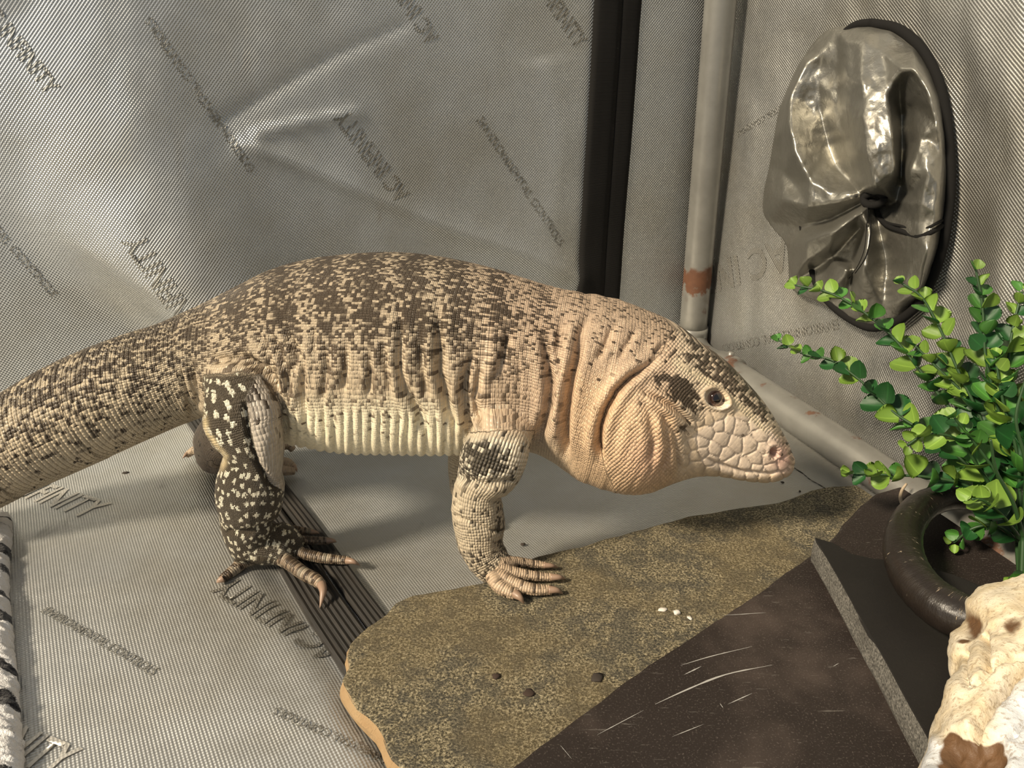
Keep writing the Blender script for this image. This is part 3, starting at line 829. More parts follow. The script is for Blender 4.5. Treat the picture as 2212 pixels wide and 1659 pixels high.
# (top x, top y, bottom x, bottom y, lateral/vertical ratio, squareness)
BODY = np.array([
    (-640, 1118, -625, 1165, .95, 2.0), (-480, 1080, -450, 1165, .95, 2.0), (-300, 1010, -250, 1150, .95, 2.0), (-140, 940, -80, 1125, .95, 2.0),
    (-20, 872, 45, 1068, .95, 2.0), (90, 806, 150, 1022, .95, 2.0), (190, 757, 240, 982, .95, 2.0), (280, 723, 320, 946, .92, 2.0), (360, 698, 395, 914, .88, 2.05),
    (440, 662, 450, 900, .84, 2.1), (520, 624, 510, 925, .80, 2.4), (600, 588, 590, 945, .80, 2.55), (690, 566, 680, 962, .82, 2.55), (780, 556, 770, 973, .84, 2.55), (870, 556, 865, 975, .84, 2.55),
    (960, 568, 955, 977, .82, 2.55), (1050, 588, 1040, 975, .78, 2.55), (1130, 611, 1115, 968, .74, 2.55), (1200, 632, 1165, 975, .72, 2.55), (1270, 645, 1215, 1000, .74, 2.55), (1330, 657, 1270, 1036, .80, 2.4),
    (1400, 682, 1340, 1055, .86, 2.4), (1462, 714, 1405, 1052, .86, 2.55), (1510, 748, 1455, 1040, .84, 2.3), (1560, 784, 1500, 1026, .86, 2.4), (1605, 828, 1545, 1023, .88, 2.5), (1645, 872, 1590, 1029, .92, 2.6),
    (1678, 920, 1630, 1036, 1.0, 2.5), (1702, 962, 1668, 1037, 1.1, 2.3), (1714, 992, 1697, 1026, 1.15, 2.0), (1716, 1006, 1713, 1012, 1.0, 2.0)], float)
def loft_body(n=520, m=150):
    S = interp_poly(np.c_[(BODY[:, 0] + BODY[:, 2]) / 2, (BODY[:, 1] + BODY[:, 3]) / 2, BODY], n)
    cx, cy = S[:, 0], S[:, 1]
    Y = Ym(cx)
    C = on_y(np.stack([cx, cy], -1), Y)
    dep = (C - CAM) @ FWD
    hv = np.stack([S[:, 2] - S[:, 4], S[:, 3] - S[:, 5]], -1) / 2
    hp = np.linalg.norm(hv, axis=1)
    Hm = hp * dep / F
    phi = np.arctan2(CH - C[:, 2], np.hypot(C[:, 0], C[:, 1]))
    k = S[:, 6]
    b = Hm / np.sqrt(np.cos(phi) ** 2 + k ** 2 * np.sin(phi) ** 2)
    a = k * b
    Sd = np.stack([hv[:, 0], 0 * hp, -hv[:, 1]], -1); Sd /= np.linalg.norm(Sd, axis=1)[:, None] + 1e-9
    Cs = np.gradient(C, axis=0); Cs[:, 2] = 0; Cs /= np.linalg.norm(Cs, axis=1)[:, None]
    D = np.stack([-Cs[:, 1], Cs[:, 0], 0 * hp], -1)           # lateral, away from the camera
    th = np.linspace(0, 2 * math.pi, m, endpoint=False)       # 0 = near flank, pi/2 = back
    e = 2.0 / S[:, 7]
    ct = np.cos(th); st = np.sin(th)
    u = np.sign(ct)[None] * np.abs(ct)[None] ** e[:, None]; v = np.sign(st)[None] * np.abs(st)[None] ** e[:, None]
    V = C[:, None] - D[:, None] * (a[:, None] * u)[..., None] + Sd[:, None] * (b[:, None] * v)[..., None]
    L = np.r_[0, np.cumsum(np.linalg.norm(np.diff(C, axis=0), axis=1))]
    pitch = np.interp(cx, [-700, 250, 480, 560, 1250, 1330, 1800], [.0042, .0040, .0027, .0024, .0023, .0022, .0022])
    uu = np.r_[0, np.cumsum(np.diff(L) / ((pitch[1:] + pitch[:-1]) / 2))]
    ncirc = np.interp(cx, [-700, 250, 520, 1250, 1350, 1550, 1720], [84, 92, 226, 226, 226, 140, 60])
    tw = np.where(th > math.pi * 1.5, th - 2 * math.pi, th)   # -pi/2 .. 3pi/2, zero on the near flank
    vv = tw[None] / (2 * math.pi) * ncirc[:, None]
    UV = np.stack([np.broadcast_to(uu[:, None], (n, m)), vv], -1).reshape(-1, 2)
    T = np.broadcast_to((1 - st)[None] / 2, (n, m)).reshape(-1)
    Q = grid_faces(n, m, True)
    V = V.reshape(-1, 3)
    return V, Q, UV, T, (m, n)
def loft_limb(st, n=70, m=36, scale=.0026, zfix=None):
    """st rows: centre px x, y, half width px, depth Y, depth ratio"""
    S = interp_poly(np.array(st, float), n)
    C = on_y(S[:, :2], S[:, 3]); dep = (C - CAM) @ FWD; R = S[:, 2] * dep / F
    T = np.gradient(C, axis=0); T /= np.linalg.norm(T, axis=1)[:, None]
    Dd = np.array([0, 1.0, 0]) - T * T[:, 1:2]; Dd /= np.linalg.norm(Dd, axis=1)[:, None]
    Sx = np.cross(T, Dd)
    th = np.linspace(0, 2 * math.pi, m, endpoint=False)
    V = C[:, None] + (np.cos(th)[None] * R[:, None])[..., None] * Sx[:, None] + (np.sin(th)[None] * (R * S[:, 4])[:, None])[..., None] * Dd[:, None]
    L = np.r_[0, np.cumsum(np.linalg.norm(np.diff(C, axis=0), axis=1))] / scale
    UV = np.stack([np.broadcast_to(L[:, None], (n, m)), np.broadcast_to((th / (2 * math.pi) * (2 * math.pi * R.max() / scale))[None], (n, m))], -1).reshape(-1, 2)
    return V.reshape(-1, 3), grid_faces(n, m, True), UV, (m, n)
def loft_3d(C, R, n=36, m=18, scale=.0022, flat=1.0, nv=8):
    S = interp_poly(np.c_[np.asarray(C, float), np.asarray(R, float)], n, 3); C = S[:, :3]; R = S[:, 3]
    T = np.gradient(C, axis=0); T /= np.linalg.norm(T, axis=1)[:, None]
    A = np.cross(T, EZ); A /= np.linalg.norm(A, axis=1)[:, None] + 1e-9; B = np.cross(A, T)
    th = np.linspace(0, 2 * math.pi, m, endpoint=False)
    V = C[:, None] + (np.cos(th)[None] * R[:, None])[..., None] * A[:, None] + flat * (np.sin(th)[None] * R[:, None])[..., None] * B[:, None]
    L = np.r_[0, np.cumsum(np.linalg.norm(np.diff(C, axis=0), axis=1))] / scale
    UV = np.stack([np.broadcast_to(L[:, None], (n, m)), np.broadcast_to((th / (2 * math.pi) * nv)[None], (n, m))], -1).reshape(-1, 2)
    return V.reshape(-1, 3), grid_faces(n, m, True), UV, (m, n)

def toe(px, z, r):
    """toe centre line: photo pixels on a level plane at the toe's own height"""
    return np.array([on_z(np.array(p, float), zz) for p, zz in zip(px, z)]), r
HIND_TOES = [
    (([(560, 1150), (610, 1140), (645, 1146), (676, 1149)], [.022, .016, .011, .0085]), [.0055, .0048, .0042, .0034]),
    (([(590, 1165), (640, 1166), (680, 1168), (713, 1168)], [.018, .013, .010, .008]), [.0058, .0046, .0042, .0036]),
    (([(590, 1182), (645, 1194), (700, 1206), (757, 1211)], [.016, .012, .009, .0072]), [.0068, .0058, .0050, .0040]),
    (([(570, 1190), (620, 1213), (658, 1240), (684, 1254), (697, 1266)], [.015, .0125, .0105, .010, .0085]), [.0075, .0066, .0060, .0056, .0044]),
    (([(555, 1200), (530, 1212), (502, 1234), (478, 1252)], [.012, .0095, .0075, .0060]), [.0075, .0062, .0050, .0040]),
]
FRONT_TOES = [
    (([(1075, 1215), (1110, 1213), (1145, 1217), (1180, 1221)], [.036, .032, .027, .0245]), [.0055, .0045, .0038, .0030]),
    (([(1075, 1228), (1118, 1238), (1160, 1245), (1195, 1247)], [.033, .029, .0255, .0238]), [.0058, .0048, .0042, .0034]),
    (([(1070, 1240), (1108, 1260), (1150, 1273), (1192, 1274)], [.031, .0275, .0255, .0238]), [.0062, .0056, .0050, .0040]),
    (([(1062, 1240), (1078, 1266), (1098, 1278), (1118, 1285)], [.031, .0275, .0255, .0242]), [.0066, .0058, .0052, .0044]),
]
FAR_TOES = [
    (([(470, 1000), (440, 985), (415, 975), (402, 985)], [.02, .014, .009, .005]), [.006, .0045, .0038, .003]),
    (([(560, 1000), (600, 998), (622, 1000), (636, 1012)], [.014, .012, .011, .006]), [.006, .005, .0045, .0036]),
    (([(560, 985), (600, 968), (622, 962), (634, 972)], [.016, .013, .012, .008]), [.006, .0048, .004, .0034]),
    (([(560, 1010), (600, 1016), (620, 1017), (638, 1018)], [.012, .009, .008, .006]), [.006, .005, .0045, .0036]),
]
def build_lizard():
    Vs, Qs, UVs, Ts, Ps, caps = [], [], [], [], [], []
    off = 0
    def add(V, Q, UV, mn, part, T=None):
        nonlocal off
        m, n = mn
        Vs.append(V); Qs.append(Q + off); UVs.append(UV); Ts.append(np.full(len(V), .5) if T is None else T); Ps.append(np.full(len(V), part))
        caps.append([off + i for i in range(m)][::-1]); caps.append([off + (n - 1) * m + i for i in range(m)])
        off += len(V)
    V, Q, UV, T, mn = loft_body(); add(V, Q, UV, mn, 0, T)
    hind = [(494, 755, 46, .535, .9), (499, 785, 60, .516, .9), (505, 815, 70, .497, .85), (513, 847, 80, .480, .78), (520, 880, 85, .469, .72), (527, 920, 83, .463, .72), (540, 950, 73, .461, .76), (549, 985, 62, .460, .8), (543, 1016, 66, .460, .8), (541, 1050, 72, .460, .8), (539, 1082, 71, .460, .8), (537, 1110, 62, .461, .85), (535, 1143, 54, .462, .9), (542, 1170, 50, .463, .9), (550, 1192, 42, .463, .9), (556, 1206, 22, .462, .9)]
    add(*loft_limb(hind, 90, 44), 1)
    # sole of the hind foot
    fo = [on_z(np.array(p, float), z) for p, z in [((508, 1180), .022), ((545, 1172), .022), ((590, 1172), .0185), ((628, 1182), .0135), ((650, 1190), .0108)]]
    add(*loft_3d(fo, [.011, .0175, .0190, .0150, .007], 30, 24, flat=.85, nv=30), 1)
    for c, r in HIND_TOES: P, _ = toe(c[0], c[1], r); add(*loft_3d(P, np.array(r) * .82, scale=.0016), 11)
    front = [(1106, 800, 46, .515, .9), (1102, 840, 55, .492, .9), (1097, 880, 61, .469, .85), (1090, 918, 65, .452, .78), (1080, 950, 70, .441, .75), (1068, 985, 72, .437, .75), (1052, 1024, 68, .435, .78), (1034, 1054, 53, .434, .85), (1031, 1096, 56, .434, .85), (1036, 1140, 56, .433, .85), (1038, 1170, 50, .432, .85), (1046, 1193, 47, .431, .85), (1058, 1212, 45, .429, .8), (1070, 1230, 40, .426, .75), (1080, 1246, 32, .423, .7), (1086, 1256, 16, .422, .7)]
    add(*loft_limb(front, 90, 44), 2)
    for c, r in FRONT_TOES: P, _ = toe(c[0], c[1], r); add(*loft_3d(P, np.array(r) * .84, scale=.0017), 12)
    farh = [(560, 830, 50, .555, .8), (540, 880, 66, .580, .8), (500, 930, 64, .596, .8), (466, 965, 48, .604, .9), (462, 990, 36, .604, .9), (490, 1000, 26, .602, .9), (540, 1004, 20, .600, .9), (580, 1004, 14, .598, .8)]
    add(*loft_limb(farh, 60, 30), 3)
    for c, r in FAR_TOES: P, _ = toe(c[0], c[1], r); add(*loft_3d(P, r), 13)
    farf = [(1060, 860, 40, .53, .8), (1040, 930, 56, .535, .8), (1020, 985, 52, .535, .8), (1010, 1030, 42, .530, .9), (1013, 1062, 37, .525, .9), (1024, 1092, 30, .520, .9), (1036, 1114, 24, .517, .9), (1050, 1128, 17, .515, .8), (1074, 1134, 9, .513, .8)]
    add(*loft_limb(farf, 60, 30), 4)
    V = np.concatenate(Vs); Q = np.concatenate(Qs); UV = np.concatenate(UVs); T = np.concatenate(Ts); PT = np.concatenate(Ps)
    raw = mesh('raw', V, list(map(list, Q)) + caps); recalc(raw)
    ro = bpy.data.objects.new('raw', raw); COL.objects.link(ro)
    md = ro.modifiers.new('r', 'REMESH'); md.mode = 'VOXEL'; md.voxel_size = VOXEL; md.adaptivity = 0
    dg = bpy.context.evaluated_depsgraph_get(); dg.update()
    me = bpy.data.meshes.new_from_object(ro.evaluated_get(dg))
    bpy.data.objects.remove(ro)
    nv = len(me.vertices); X = np.zeros(nv * 3, np.float32); me.vertices.foreach_get('co', X); X = X.reshape(-1, 3).astype(float)
    # transfer loft coordinates
    bvh = BVHTree.FromPolygons([tuple(v) for v in V], [tuple(map(int, q)) for q in Q])
    fi = np.zeros(nv, np.int64); loc = np.zeros((nv, 3))
    fn = bvh.find_nearest
    for i in range(nv):
        l, _, k, _ = fn(X[i]); fi[i] = k; loc[i] = l
    q = Q[fi]; w = np.stack([1 / (np.linalg.norm(loc - V[q[:, k]], axis=1) ** 2 + 1e-12) for k in range(4)], -1)
    # bilinear coordinates inside the loft quad
    A, B, C_, D_ = V[q[:, 0]], V[q[:, 1]], V[q[:, 2]], V[q[:, 3]]
    e1 = (B - A + C_ - D_) / 2; e2 = (D_ - A + C_ - B) / 2
    rel = loc - (A + B + C_ + D_) / 4
    s = np.clip(np.einsum('ij,ij->i', rel, e1) / (np.einsum('ij,ij->i', e1, e1) + 1e-15) + .5, 0, 1)
    t = np.clip(np.einsum('ij,ij->i', rel, e2) / (np.einsum('ij,ij->i', e2, e2) + 1e-15) + .5, 0, 1)
    wts = np.stack([(1-s)*(1-t), s*(1-t), s*t, (1-s)*t], -1)
    uq = UV[q].copy()
    rng_v = uq[:, :, 1].max(1) - uq[:, :, 1].min(1)
    bad = rng_v > 6                                       # quads that straddle the seam
    uq[bad, :, 1] = uq[bad, :1, 1]
    suv = np.einsum('ij,ijk->ik', wts, uq); tt = np.einsum('ij,ij->i', wts, T[q]); part = PT[q[:, 0]]
    # soften the joins a little
    ed = np.zeros(len(me.edges) * 2, np.int32); me.edges.foreach_get('vertices', ed); ed = ed.reshape(-1, 2)
    deg = np.bincount(ed.ravel(), minlength=nv).astype(float)
    def lap(Z):
        r = np.zeros_like(Z)
        if Z.ndim == 1: return (np.bincount(ed[:, 0], Z[ed[:, 1]], nv) + np.bincount(ed[:, 1], Z[ed[:, 0]], nv)) / deg
        for c in range(Z.shape[1]): r[:, c] = (np.bincount(ed[:, 0], Z[ed[:, 1], c], nv) + np.bincount(ed[:, 1], Z[ed[:, 0], c], nv)) / deg
        return r
    big = part < 10
    seam = np.zeros(nv)
    pe = part[ed[:, 0]] != part[ed[:, 1]]
    seam[ed[pe].ravel()] = 1
    for _ in range(24): seam = np.maximum(seam * .999, lap(seam) * 1.02)
    seam = np.clip(seam, 0, 1) * np.where(big, 1, .3)
    for _ in range(3): X = X + .5 * (lap(X) - X) * np.where(big, 1, .5)[:, None]
    for _ in range(60): X = X + .6 * (lap(X) - X) * seam[:, None]
    me.vertices.foreach_set('co', X.astype(np.float32).ravel()); me.update()
    N = np.zeros(nv * 3, np.float32); me.vertices.foreach_get('normal', N); N = N.reshape(-1, 3).astype(float)
    # flank coordinates: as the photo sees the near side; the far side is its mirror image across the animal's mid plane
    px0 = project(X); ymid = Ym(px0[:, 0])
    far = X[:, 1] > ymid
    Xm = X.copy(); Xm[far & (part == 0), 1] = 2 * ymid[far & (part == 0)] - X[far & (part == 0), 1]
    px = project(Xm)
    # the skin over shoulder and hip belongs to the trunk: same rings of scales, same colours
    x, y = px[:, 0], px[:, 1]; jag = 14 * (fbm2(x / 18, y / 18, 23, 2) - .4)
    root = ((part == 2) & (y + jag < 930)) | ((part == 1) & (y + jag < 808))
    nb_ = len(Qs[0]); bq = Qs[0]; bb = BVHTree.FromPolygons([tuple(v) for v in Vs[0]], [tuple(map(int, k)) for k in bq])
    ri = np.where(root)[0]
    for i in ri:
        l, _, k, _ = bb.find_nearest(X[i]); fi[i] = k; loc[i] = l
    q2 = bq[fi[ri]]; A, B, C_, D_ = (Vs[0][q2[:, k]] for k in range(4)); e1 = (B - A + C_ - D_) / 2; e2 = (D_ - A + C_ - B) / 2; rel = loc[ri] - (A + B + C_ + D_) / 4
    s = np.clip(np.einsum('ij,ij->i', rel, e1) / np.einsum('ij,ij->i', e1, e1) + .5, 0, 1); t = np.clip(np.einsum('ij,ij->i', rel, e2) / np.einsum('ij,ij->i', e2, e2) + .5, 0, 1)
    w2 = np.stack([(1-s)*(1-t), s*(1-t), s*t, (1-s)*t], -1)
    suv[ri] = np.einsum('ij,ijk->ik', w2, UVs[0][q2]); tt[ri] = np.einsum('ij,ij->i', w2, Ts[0][q2])
    legpart = part.copy(); part = np.where(root, 0, part)
    body = part == 0
    d, paint = lizard_detail(px, tt, part, suv, N)
    sm = np.zeros(nv); pe = (part[ed[:, 0]] != part[ed[:, 1]]) & (part[ed[:, 0]] < 10) & (part[ed[:, 1]] < 10); sm[ed[pe].ravel()] = 1
    for _ in range(9): sm = np.maximum(sm * .97, lap(sm) * 1.1)
    sm = np.clip(sm * 1.6, 0, 1)
    for _ in range(40): d = d + .7 * (lap(d) - d) * sm                 # no step where limb and trunk skin meet
    for k in ('c_light', 'c_dark'):
        z_ = paint[k]
        for _ in range(8): z_ = z_ + .6 * (lap(z_) - z_) * sm[:, None]
        paint[k] = z_
    X2 = X + N * d[:, None]
    gz = np.where((legpart == 2) | (legpart == 12), Z_FLAG + .0006, Z_BOARD + .0006)      # soles rest on what carries them
    X2[:, 2] = np.maximum(X2[:, 2], gz)
    # feet keep their contact
    me.vertices.foreach_set('co', X2.astype(np.float32).ravel()); me.update()
    for k in ('c_light', 'c_dark'): set_attr(me, k, 'FLOAT_COLOR', np.c_[paint[k], np.ones(nv)])
    set_attr(me, 'ctl', 'FLOAT_VECTOR', np.stack([paint['dark'], paint['spot'], paint['bump']], -1))
    set_attr(me, 'suv', 'FLOAT_VECTOR', np.c_[paint['suv'], paint['ring']])
    return me
VOXEL = .0009
CREASES = [  # (polyline px, depth m, width px, bulge m behind it)
    ([(1281, 668), (1253, 723), (1247, 773), (1235, 815), (1223, 885), (1220, 944), (1226, 1002)], .0085, 9, .0030),
    ([(1150, 690), (1176, 715), (1182, 773), (1188, 838), (1185, 885), (1172, 925), (1158, 962)], .0060, 9, .0020),
    ([(1432, 757), (1403, 788), (1362, 815), (1329, 847), (1309, 885), (1297, 920), (1294, 959), (1304, 997)], .0080, 7, .0030),
    ([(859, 640), (865, 733), (863, 802), (879, 851), (907, 888), (920, 949)], .0038, 8, .0020),
    ([(944, 630), (948, 725), (952, 810), (972, 888), (989, 940)], .0048, 9, .0026),
    ([(1030, 740), (1017, 778), (1001, 843), (1009, 900), (1021, 945)], .0062, 10, .0024),
    ([(1044, 760), (1033, 810), (1025, 859), (1038, 916), (1044, 935)], .0056, 8, .0020),
    ([(1105, 700), (1090, 760), (1075, 820)], .0030, 9, .001), ([(1215, 690), (1205, 760), (1212, 820)], .0030, 8, .001),
    ([(500, 752), (525, 772), (570, 794), (594, 835), (610, 900), (616, 940)], .0070, 11, .0030),
    ([(540, 700), (570, 740), (594, 790), (604, 830)], .0032, 8, .0012), ([(560, 690), (600, 750), (622, 800), (630, 860)], .0032, 7, .0012),
    ([(640, 730), (655, 790), (650, 850), (660, 900)], .0026, 7, .001), ([(610, 690), (640, 760), (632, 820)], .0026, 7, .001),
    ([(700, 740), (706, 800), (694, 870)], .0022, 6, .001), ([(745, 720), (748, 790), (738, 850)], .0026, 7, .001), ([(790, 740), (800, 800), (795, 860)], .0022, 6, .001),
    ([(820, 730), (835, 790), (842, 850)], .002, 6, .0008), ([(675, 700), (680, 760)], .002, 6, .0008), ([(905, 720), (912, 790), (925, 860)], .0024, 7, .001),
    ([(405, 770), (420, 830), (428, 890)], .0040, 8, .001), ([(385, 780), (405, 850), (418, 900)], .0024, 6, .001),
    ([(448, 760), (470, 778), (520, 775)], .003, 8, .001),
    ([(1373, 836), (1415, 858), (1459, 884), (1500, 918)], .0026, 5, .0022),                    # under the temple ridge
    ([(1330, 690), (1310, 740), (1290, 780)], .0024, 6, .001), ([(1380, 700), (1350, 750), (1335, 780)], .002, 6, .0008), ([(1440, 735), (1410, 765)], .002, 5, .0006),
    ([(1375, 845), (1400, 885), (1410, 940), (1400, 1000)], .0022, 9, .001), ([(1400, 850), (1430, 900), (1440, 960), (1430, 1020)], .0022, 7, .001),
    ([(1420, 870), (1452, 930), (1462, 985), (1470, 1025)], .0018, 6, .0008),
    ([(1706, 1017), (1660, 1024), (1600, 1017), (1550, 1003), (1515, 982)], .0016, 4, .0004),    # mouth
    ([(1500, 815), (1530, 836), (1570, 868), (1592, 892)], -.0016, 9, 0),                        # brow ridge (raised)
]
HEADPTS = np.array([(1560, 1220), (1460, 1180), (1650, 1150), (1640, 1252), (1730, 1150), (1765, 1240), (1700, 1090), (1600, 1065), (1690, 985), (1650, 890), (1530, 930), (1440, 910), (1490, 1060), (1390, 1020), (1340, 1090), (1430, 1130), (1275, 965), (1080, 995), (1180, 1050), (1100, 1160),
    (1205, 1215), (1310, 1170), (1020, 1050), (1120, 1080), (1250, 1110), (1330, 1240), (1420, 1250), (1520, 1285), (1610, 1290), (1700, 1290), (1790, 1285), (1850, 1215), (1850, 1110), (1780, 1030), (1860, 1030), (1720, 900), (1780, 930), (1600, 800), (1680, 780), (1560, 830), (1240, 1045), (1200, 1140),
    (1000, 1120), (1040, 1210), (960, 1000), (1000, 930), (1080, 900), (1160, 900), (1230, 870), (1300, 870), (1360, 850), (1380, 910), (1150, 960), (1060, 840), (1140, 830), (1180, 800),
    (1700, 820), (1640, 720), (1570, 640), (1500, 560), (1420, 500), (1340, 450), (1260, 420), (1180, 380), (1560, 700), (1480, 640), (1400, 570), (1310, 520), (1230, 480), (1150, 450), (1640, 660), (1540, 560), (1450, 440), (1340, 380), (1800, 860), (1890, 1160), (1880, 1250)], float) / 3.4 + np.array([1150, 650])
def lizard_detail(px, tt, part, suv, N):
    n = len(px); x, y = px[:, 0], px[:, 1]; body = part == 0
    d = np.zeros(n)
    wob = np.stack([fbm2(x / 26, y / 40, 41, 2) - .38, fbm2(x / 40, y / 26, 44, 2) - .38], -1) * 9
    for poly, dep, w, bulge in CREASES:
        P = np.array(poly); lo = P.min(0) - 70; hi = P.max(0) + 70
        sel = body & (x > lo[0]) & (x < hi[0]) & (y > lo[1]) & (y < hi[1])
        if not sel.any(): continue
        r, par, sg = pdist(px[sel] + wob[sel] * .6, poly, True)
        endf = sstep(0, .38, par) * sstep(1, .85, par) * .92 + .08
        g = np.exp(-(r / w) ** 2) * endf
        d[sel] -= dep * g
        d[sel] += bulge * np.exp(-((r - 2.4 * w) / (1.6 * w)) ** 2) * endf
    # jowl: swollen pad in front of and behind its crease
    d += body * .0060 * np.exp(-((((x - 1375) / 75) ** 2 + ((y - 945) / 100) ** 2) ** 1.4))
    d += body * .0030 * np.exp(-(((x - 1262) / 34) ** 2 + ((y - 880) / 120) ** 2))
    # fine soft wrinkles down the flank
    fl = body * sstep(.22, .42, tt) * sstep(.97, .8, tt) * sstep(440, 560, x) * sstep(1260, 1180, x)
    wr = fbm2(x / 15 + 1.5 * fbm2(x / 90, y / 70, 15, 2), y / 95, 51, 2)
    d += fl * .0034 * (wr - .38)
    nk = body * sstep(1150, 1230, x) * sstep(1470, 1400, x)
    d += nk * .0018 * (fbm2((x + y * .3) / 16, y / 80, 53, 2) - .38)
    # belly plates: transverse scallops
    bl = body * sstep(868, 905, y + 14 * (fbm2(x / 30, 0 * x, 3, 2) - .4)) * sstep(605, 640, x) * sstep(1015, 985, x)
    ph = (x + 8 * (fbm2(x / 50, y / 60, 77, 2) - .4)) / 20.0
    sc = np.abs(np.sin(math.pi * ph)) ** .6
    d += bl * .0024 * (sc - .75)
    # tail rings
    tl = body * sstep(470, 380, x)
    d += tl * .0017 * (np.abs(np.sin(math.pi * suv[:, 0] / 1.0)) ** .7 - .7)
    # rings across the toes
    toes = part >= 10
    d += toes * .00022 * np.sin(2 * math.pi * suv[:, 0])
    # lumps on limbs
    lm = (part >= 1) & (part <= 4)
    d += lm * .0016 * (fbm2(x / 22, y / 22, 91, 3) - .45)
    # front of the thigh: skin fold between dark outer thigh and grey scaled front
    hl = part == 1
    if hl.any():
        r, par, sg = pdist(px, [(528, 862), (532, 905), (540, 950), (556, 1000), (582, 1040), (606, 1060)], True)
        e = np.exp(-(r / 7) ** 2) * sstep(0, .1, par) * sstep(1, .9, par); d -= hl * .004 * e
        d += hl * .004 * np.exp(-(((x - 575) / 26) ** 2 + ((y - 940) / 75) ** 2))
        r, par = pdist(px, [(492, 1150), (530, 1152), (570, 1140), (600, 1128)]); d -= hl * .003 * np.exp(-(r / 7) ** 2)
    fr = part == 2
    r, par = pdist(px, [(985, 1115), (1020, 1130), (1065, 1148), (1086, 1150)]); e = np.exp(-(r / 4) ** 2); d -= fr * .0022 * e
    r, par = pdist(px, [(1000, 1035), (1050, 1050), (1100, 1042)]); d -= fr * .003 * np.exp(-(r / 10) ** 2)
    # head plates
    hd = body & (x > 1440)
    plate = np.zeros(n); plid = np.zeros(n, int); gr = np.zeros(n)
    idx = np.where(hd)[0]
    if len(idx):
        q = px[idx]
        D2 = np.sqrt(((q[:, None] - HEADPTS[None]) ** 2).sum(-1)); o = np.argpartition(D2, 2, axis=1)[:, :2]
        a = np.take_along_axis(D2, o, 1); sw = a[:, 0] > a[:, 1]; f1 = a.min(1); f2 = a.max(1); pid = np.where(sw, o[:, 1], o[:, 0])
        # snout zone where the plates are large
        z = sstep(0, 18, np.minimum.reduce([q[:, 0] - (1462 + 0 * q[:, 0]), 40 + 0 * q[:, 0]])) * sstep(26, 20, f1)
        eye = np.hypot((q[:, 0] - 1546) / 1.25, q[:, 1] - 860); z *= sstep(26, 34, eye)
        tmpl = inside(q, [(1440, 770), (1490, 800), (1520, 850), (1525, 905), (1490, 915), (1430, 865)]); z *= np.where(tmpl, .2, 1)
        z *= sstep(9, 20, np.hypot(q[:, 0] - 1673, q[:, 1] - 978))
        z *= np.where(q[:, 1] < 742 + (q[:, 0] - 1470) * .86 + 36, .25, 1)
        g = sstep(4.6, 0, f2 - f1) * z
        gr[idx] = g; plate[idx] = z; plid[idx] = pid
        d[idx] += (-.0008 * g + .0005 * z * (1 - (f1 / 16) ** 2).clip(-1, 1))
    # eye: opening and lids
    ex, ey = x - 1546, y - 861
    rot = math.radians(28); exr = ex * math.cos(rot) + ey * math.sin(rot); eyr = -ex * math.sin(rot) + ey * math.cos(rot)
    er = np.hypot(exr / 25, eyr / 18)
    e_in = body * sstep(1.02, .86, er); lid = body * np.exp(-((er - 1.22) / .20) ** 2)
    d += -.0042 * e_in + .0016 * lid
    # nostril
    nr = np.hypot((x - 1672) / 9.5, (y - 978) / 12.0); ns = body * sstep(1.05, .6, nr); d += -.0085 * ns + body * .0008 * np.exp(-((nr - 1.5) / .4) ** 2)
    # ---------------------------------------------------------------- colour of the skin
    cream = np.array([.53, .43, .305]); dark = np.array([.034, .023, .016]); belly = np.array([.80, .72, .53]); pink = np.array([.56, .40, .285]); jowl = np.array([.60, .42, .265]); grey = np.array([.42, .37, .31]); white = np.array([.80, .73, .60])
    L = np.tile(cream, (n, 1)); Dk = np.tile(dark, (n, 1)); D = np.zeros(n); spot = np.zeros(n); bmp = np.ones(n)
    def blend(c, w): 
        nonlocal L
        L = L * (1 - w[:, None]) + np.asarray(c) * w[:, None]
    lo = fbm2(x / 60, y / 60, 101, 3); lo2 = fbm2(x / 24, y / 24, 111, 2)
    tail = sstep(470, 380, x)
    blend((.50, .415, .295), tail * body)
    blend(belly, body * sstep(830, 920, y) * sstep(560, 640, x) * sstep(1050, 960, x))
    blend(pink, body * sstep(900, 1180, x) * sstep(.95, .5, tt) * .7)
    blend(jowl, body * sstep(1190, 1260, x) * sstep(.2, .45, tt) * .85)
    blend((.66, .42, .30), body * np.exp(-(((x - 1395) / 40) ** 2 + ((y - 985) / 50) ** 2)) * .6)
    Dt = np.interp(tt, [0, .2, .4, .65, 1], [.64, .60, .47, .32, .16])
    bandm = .10 * np.sin(2 * math.pi * (x - 40 * (tt)) / 96.0) + .12 * (lo - .45)
    Db = np.interp(tt, [0, .12, .28, .45, .62, .76, .86], [.64, .64, .56, .40, .28, .10, .0]) + bandm * np.interp(tt, [0, .5, .8], [1, 1, 0])
    Db *= np.interp(x, [480, 900, 1100, 1260], [1.05, 1.0, .85, .5])
    Dn = np.interp(tt, [0, .15, .4, 1], [.34, .24, .10, .03]) + .1 * (lo - .45)
    wn = sstep(1190, 1290, x)
    D = body * (Dt * tail + (1 - tail) * (Db * (1 - wn) + Dn * wn))
    wfl = body * sstep(.22, .55, tt) * (1 - tail) * sstep(1300, 1200, x); Dk = Dk * (1 - wfl[:, None]) + np.array([.115, .085, .060]) * wfl[:, None]
    # head markings
    hw = sstep(1440, 1480, x) * body
    blend((.66, .54, .40), hw * .8)
    blend((.76, .63, .51), body * inside(px, [(1495, 940), (1560, 900), (1640, 900), (1690, 960), (1712, 1020), (1600, 1034), (1520, 1005)]) * .8)
    blend((.62, .36, .30), body * np.exp(-(((x - 1690) / 28) ** 2 + ((y - 985) / 38) ** 2)) * .75)
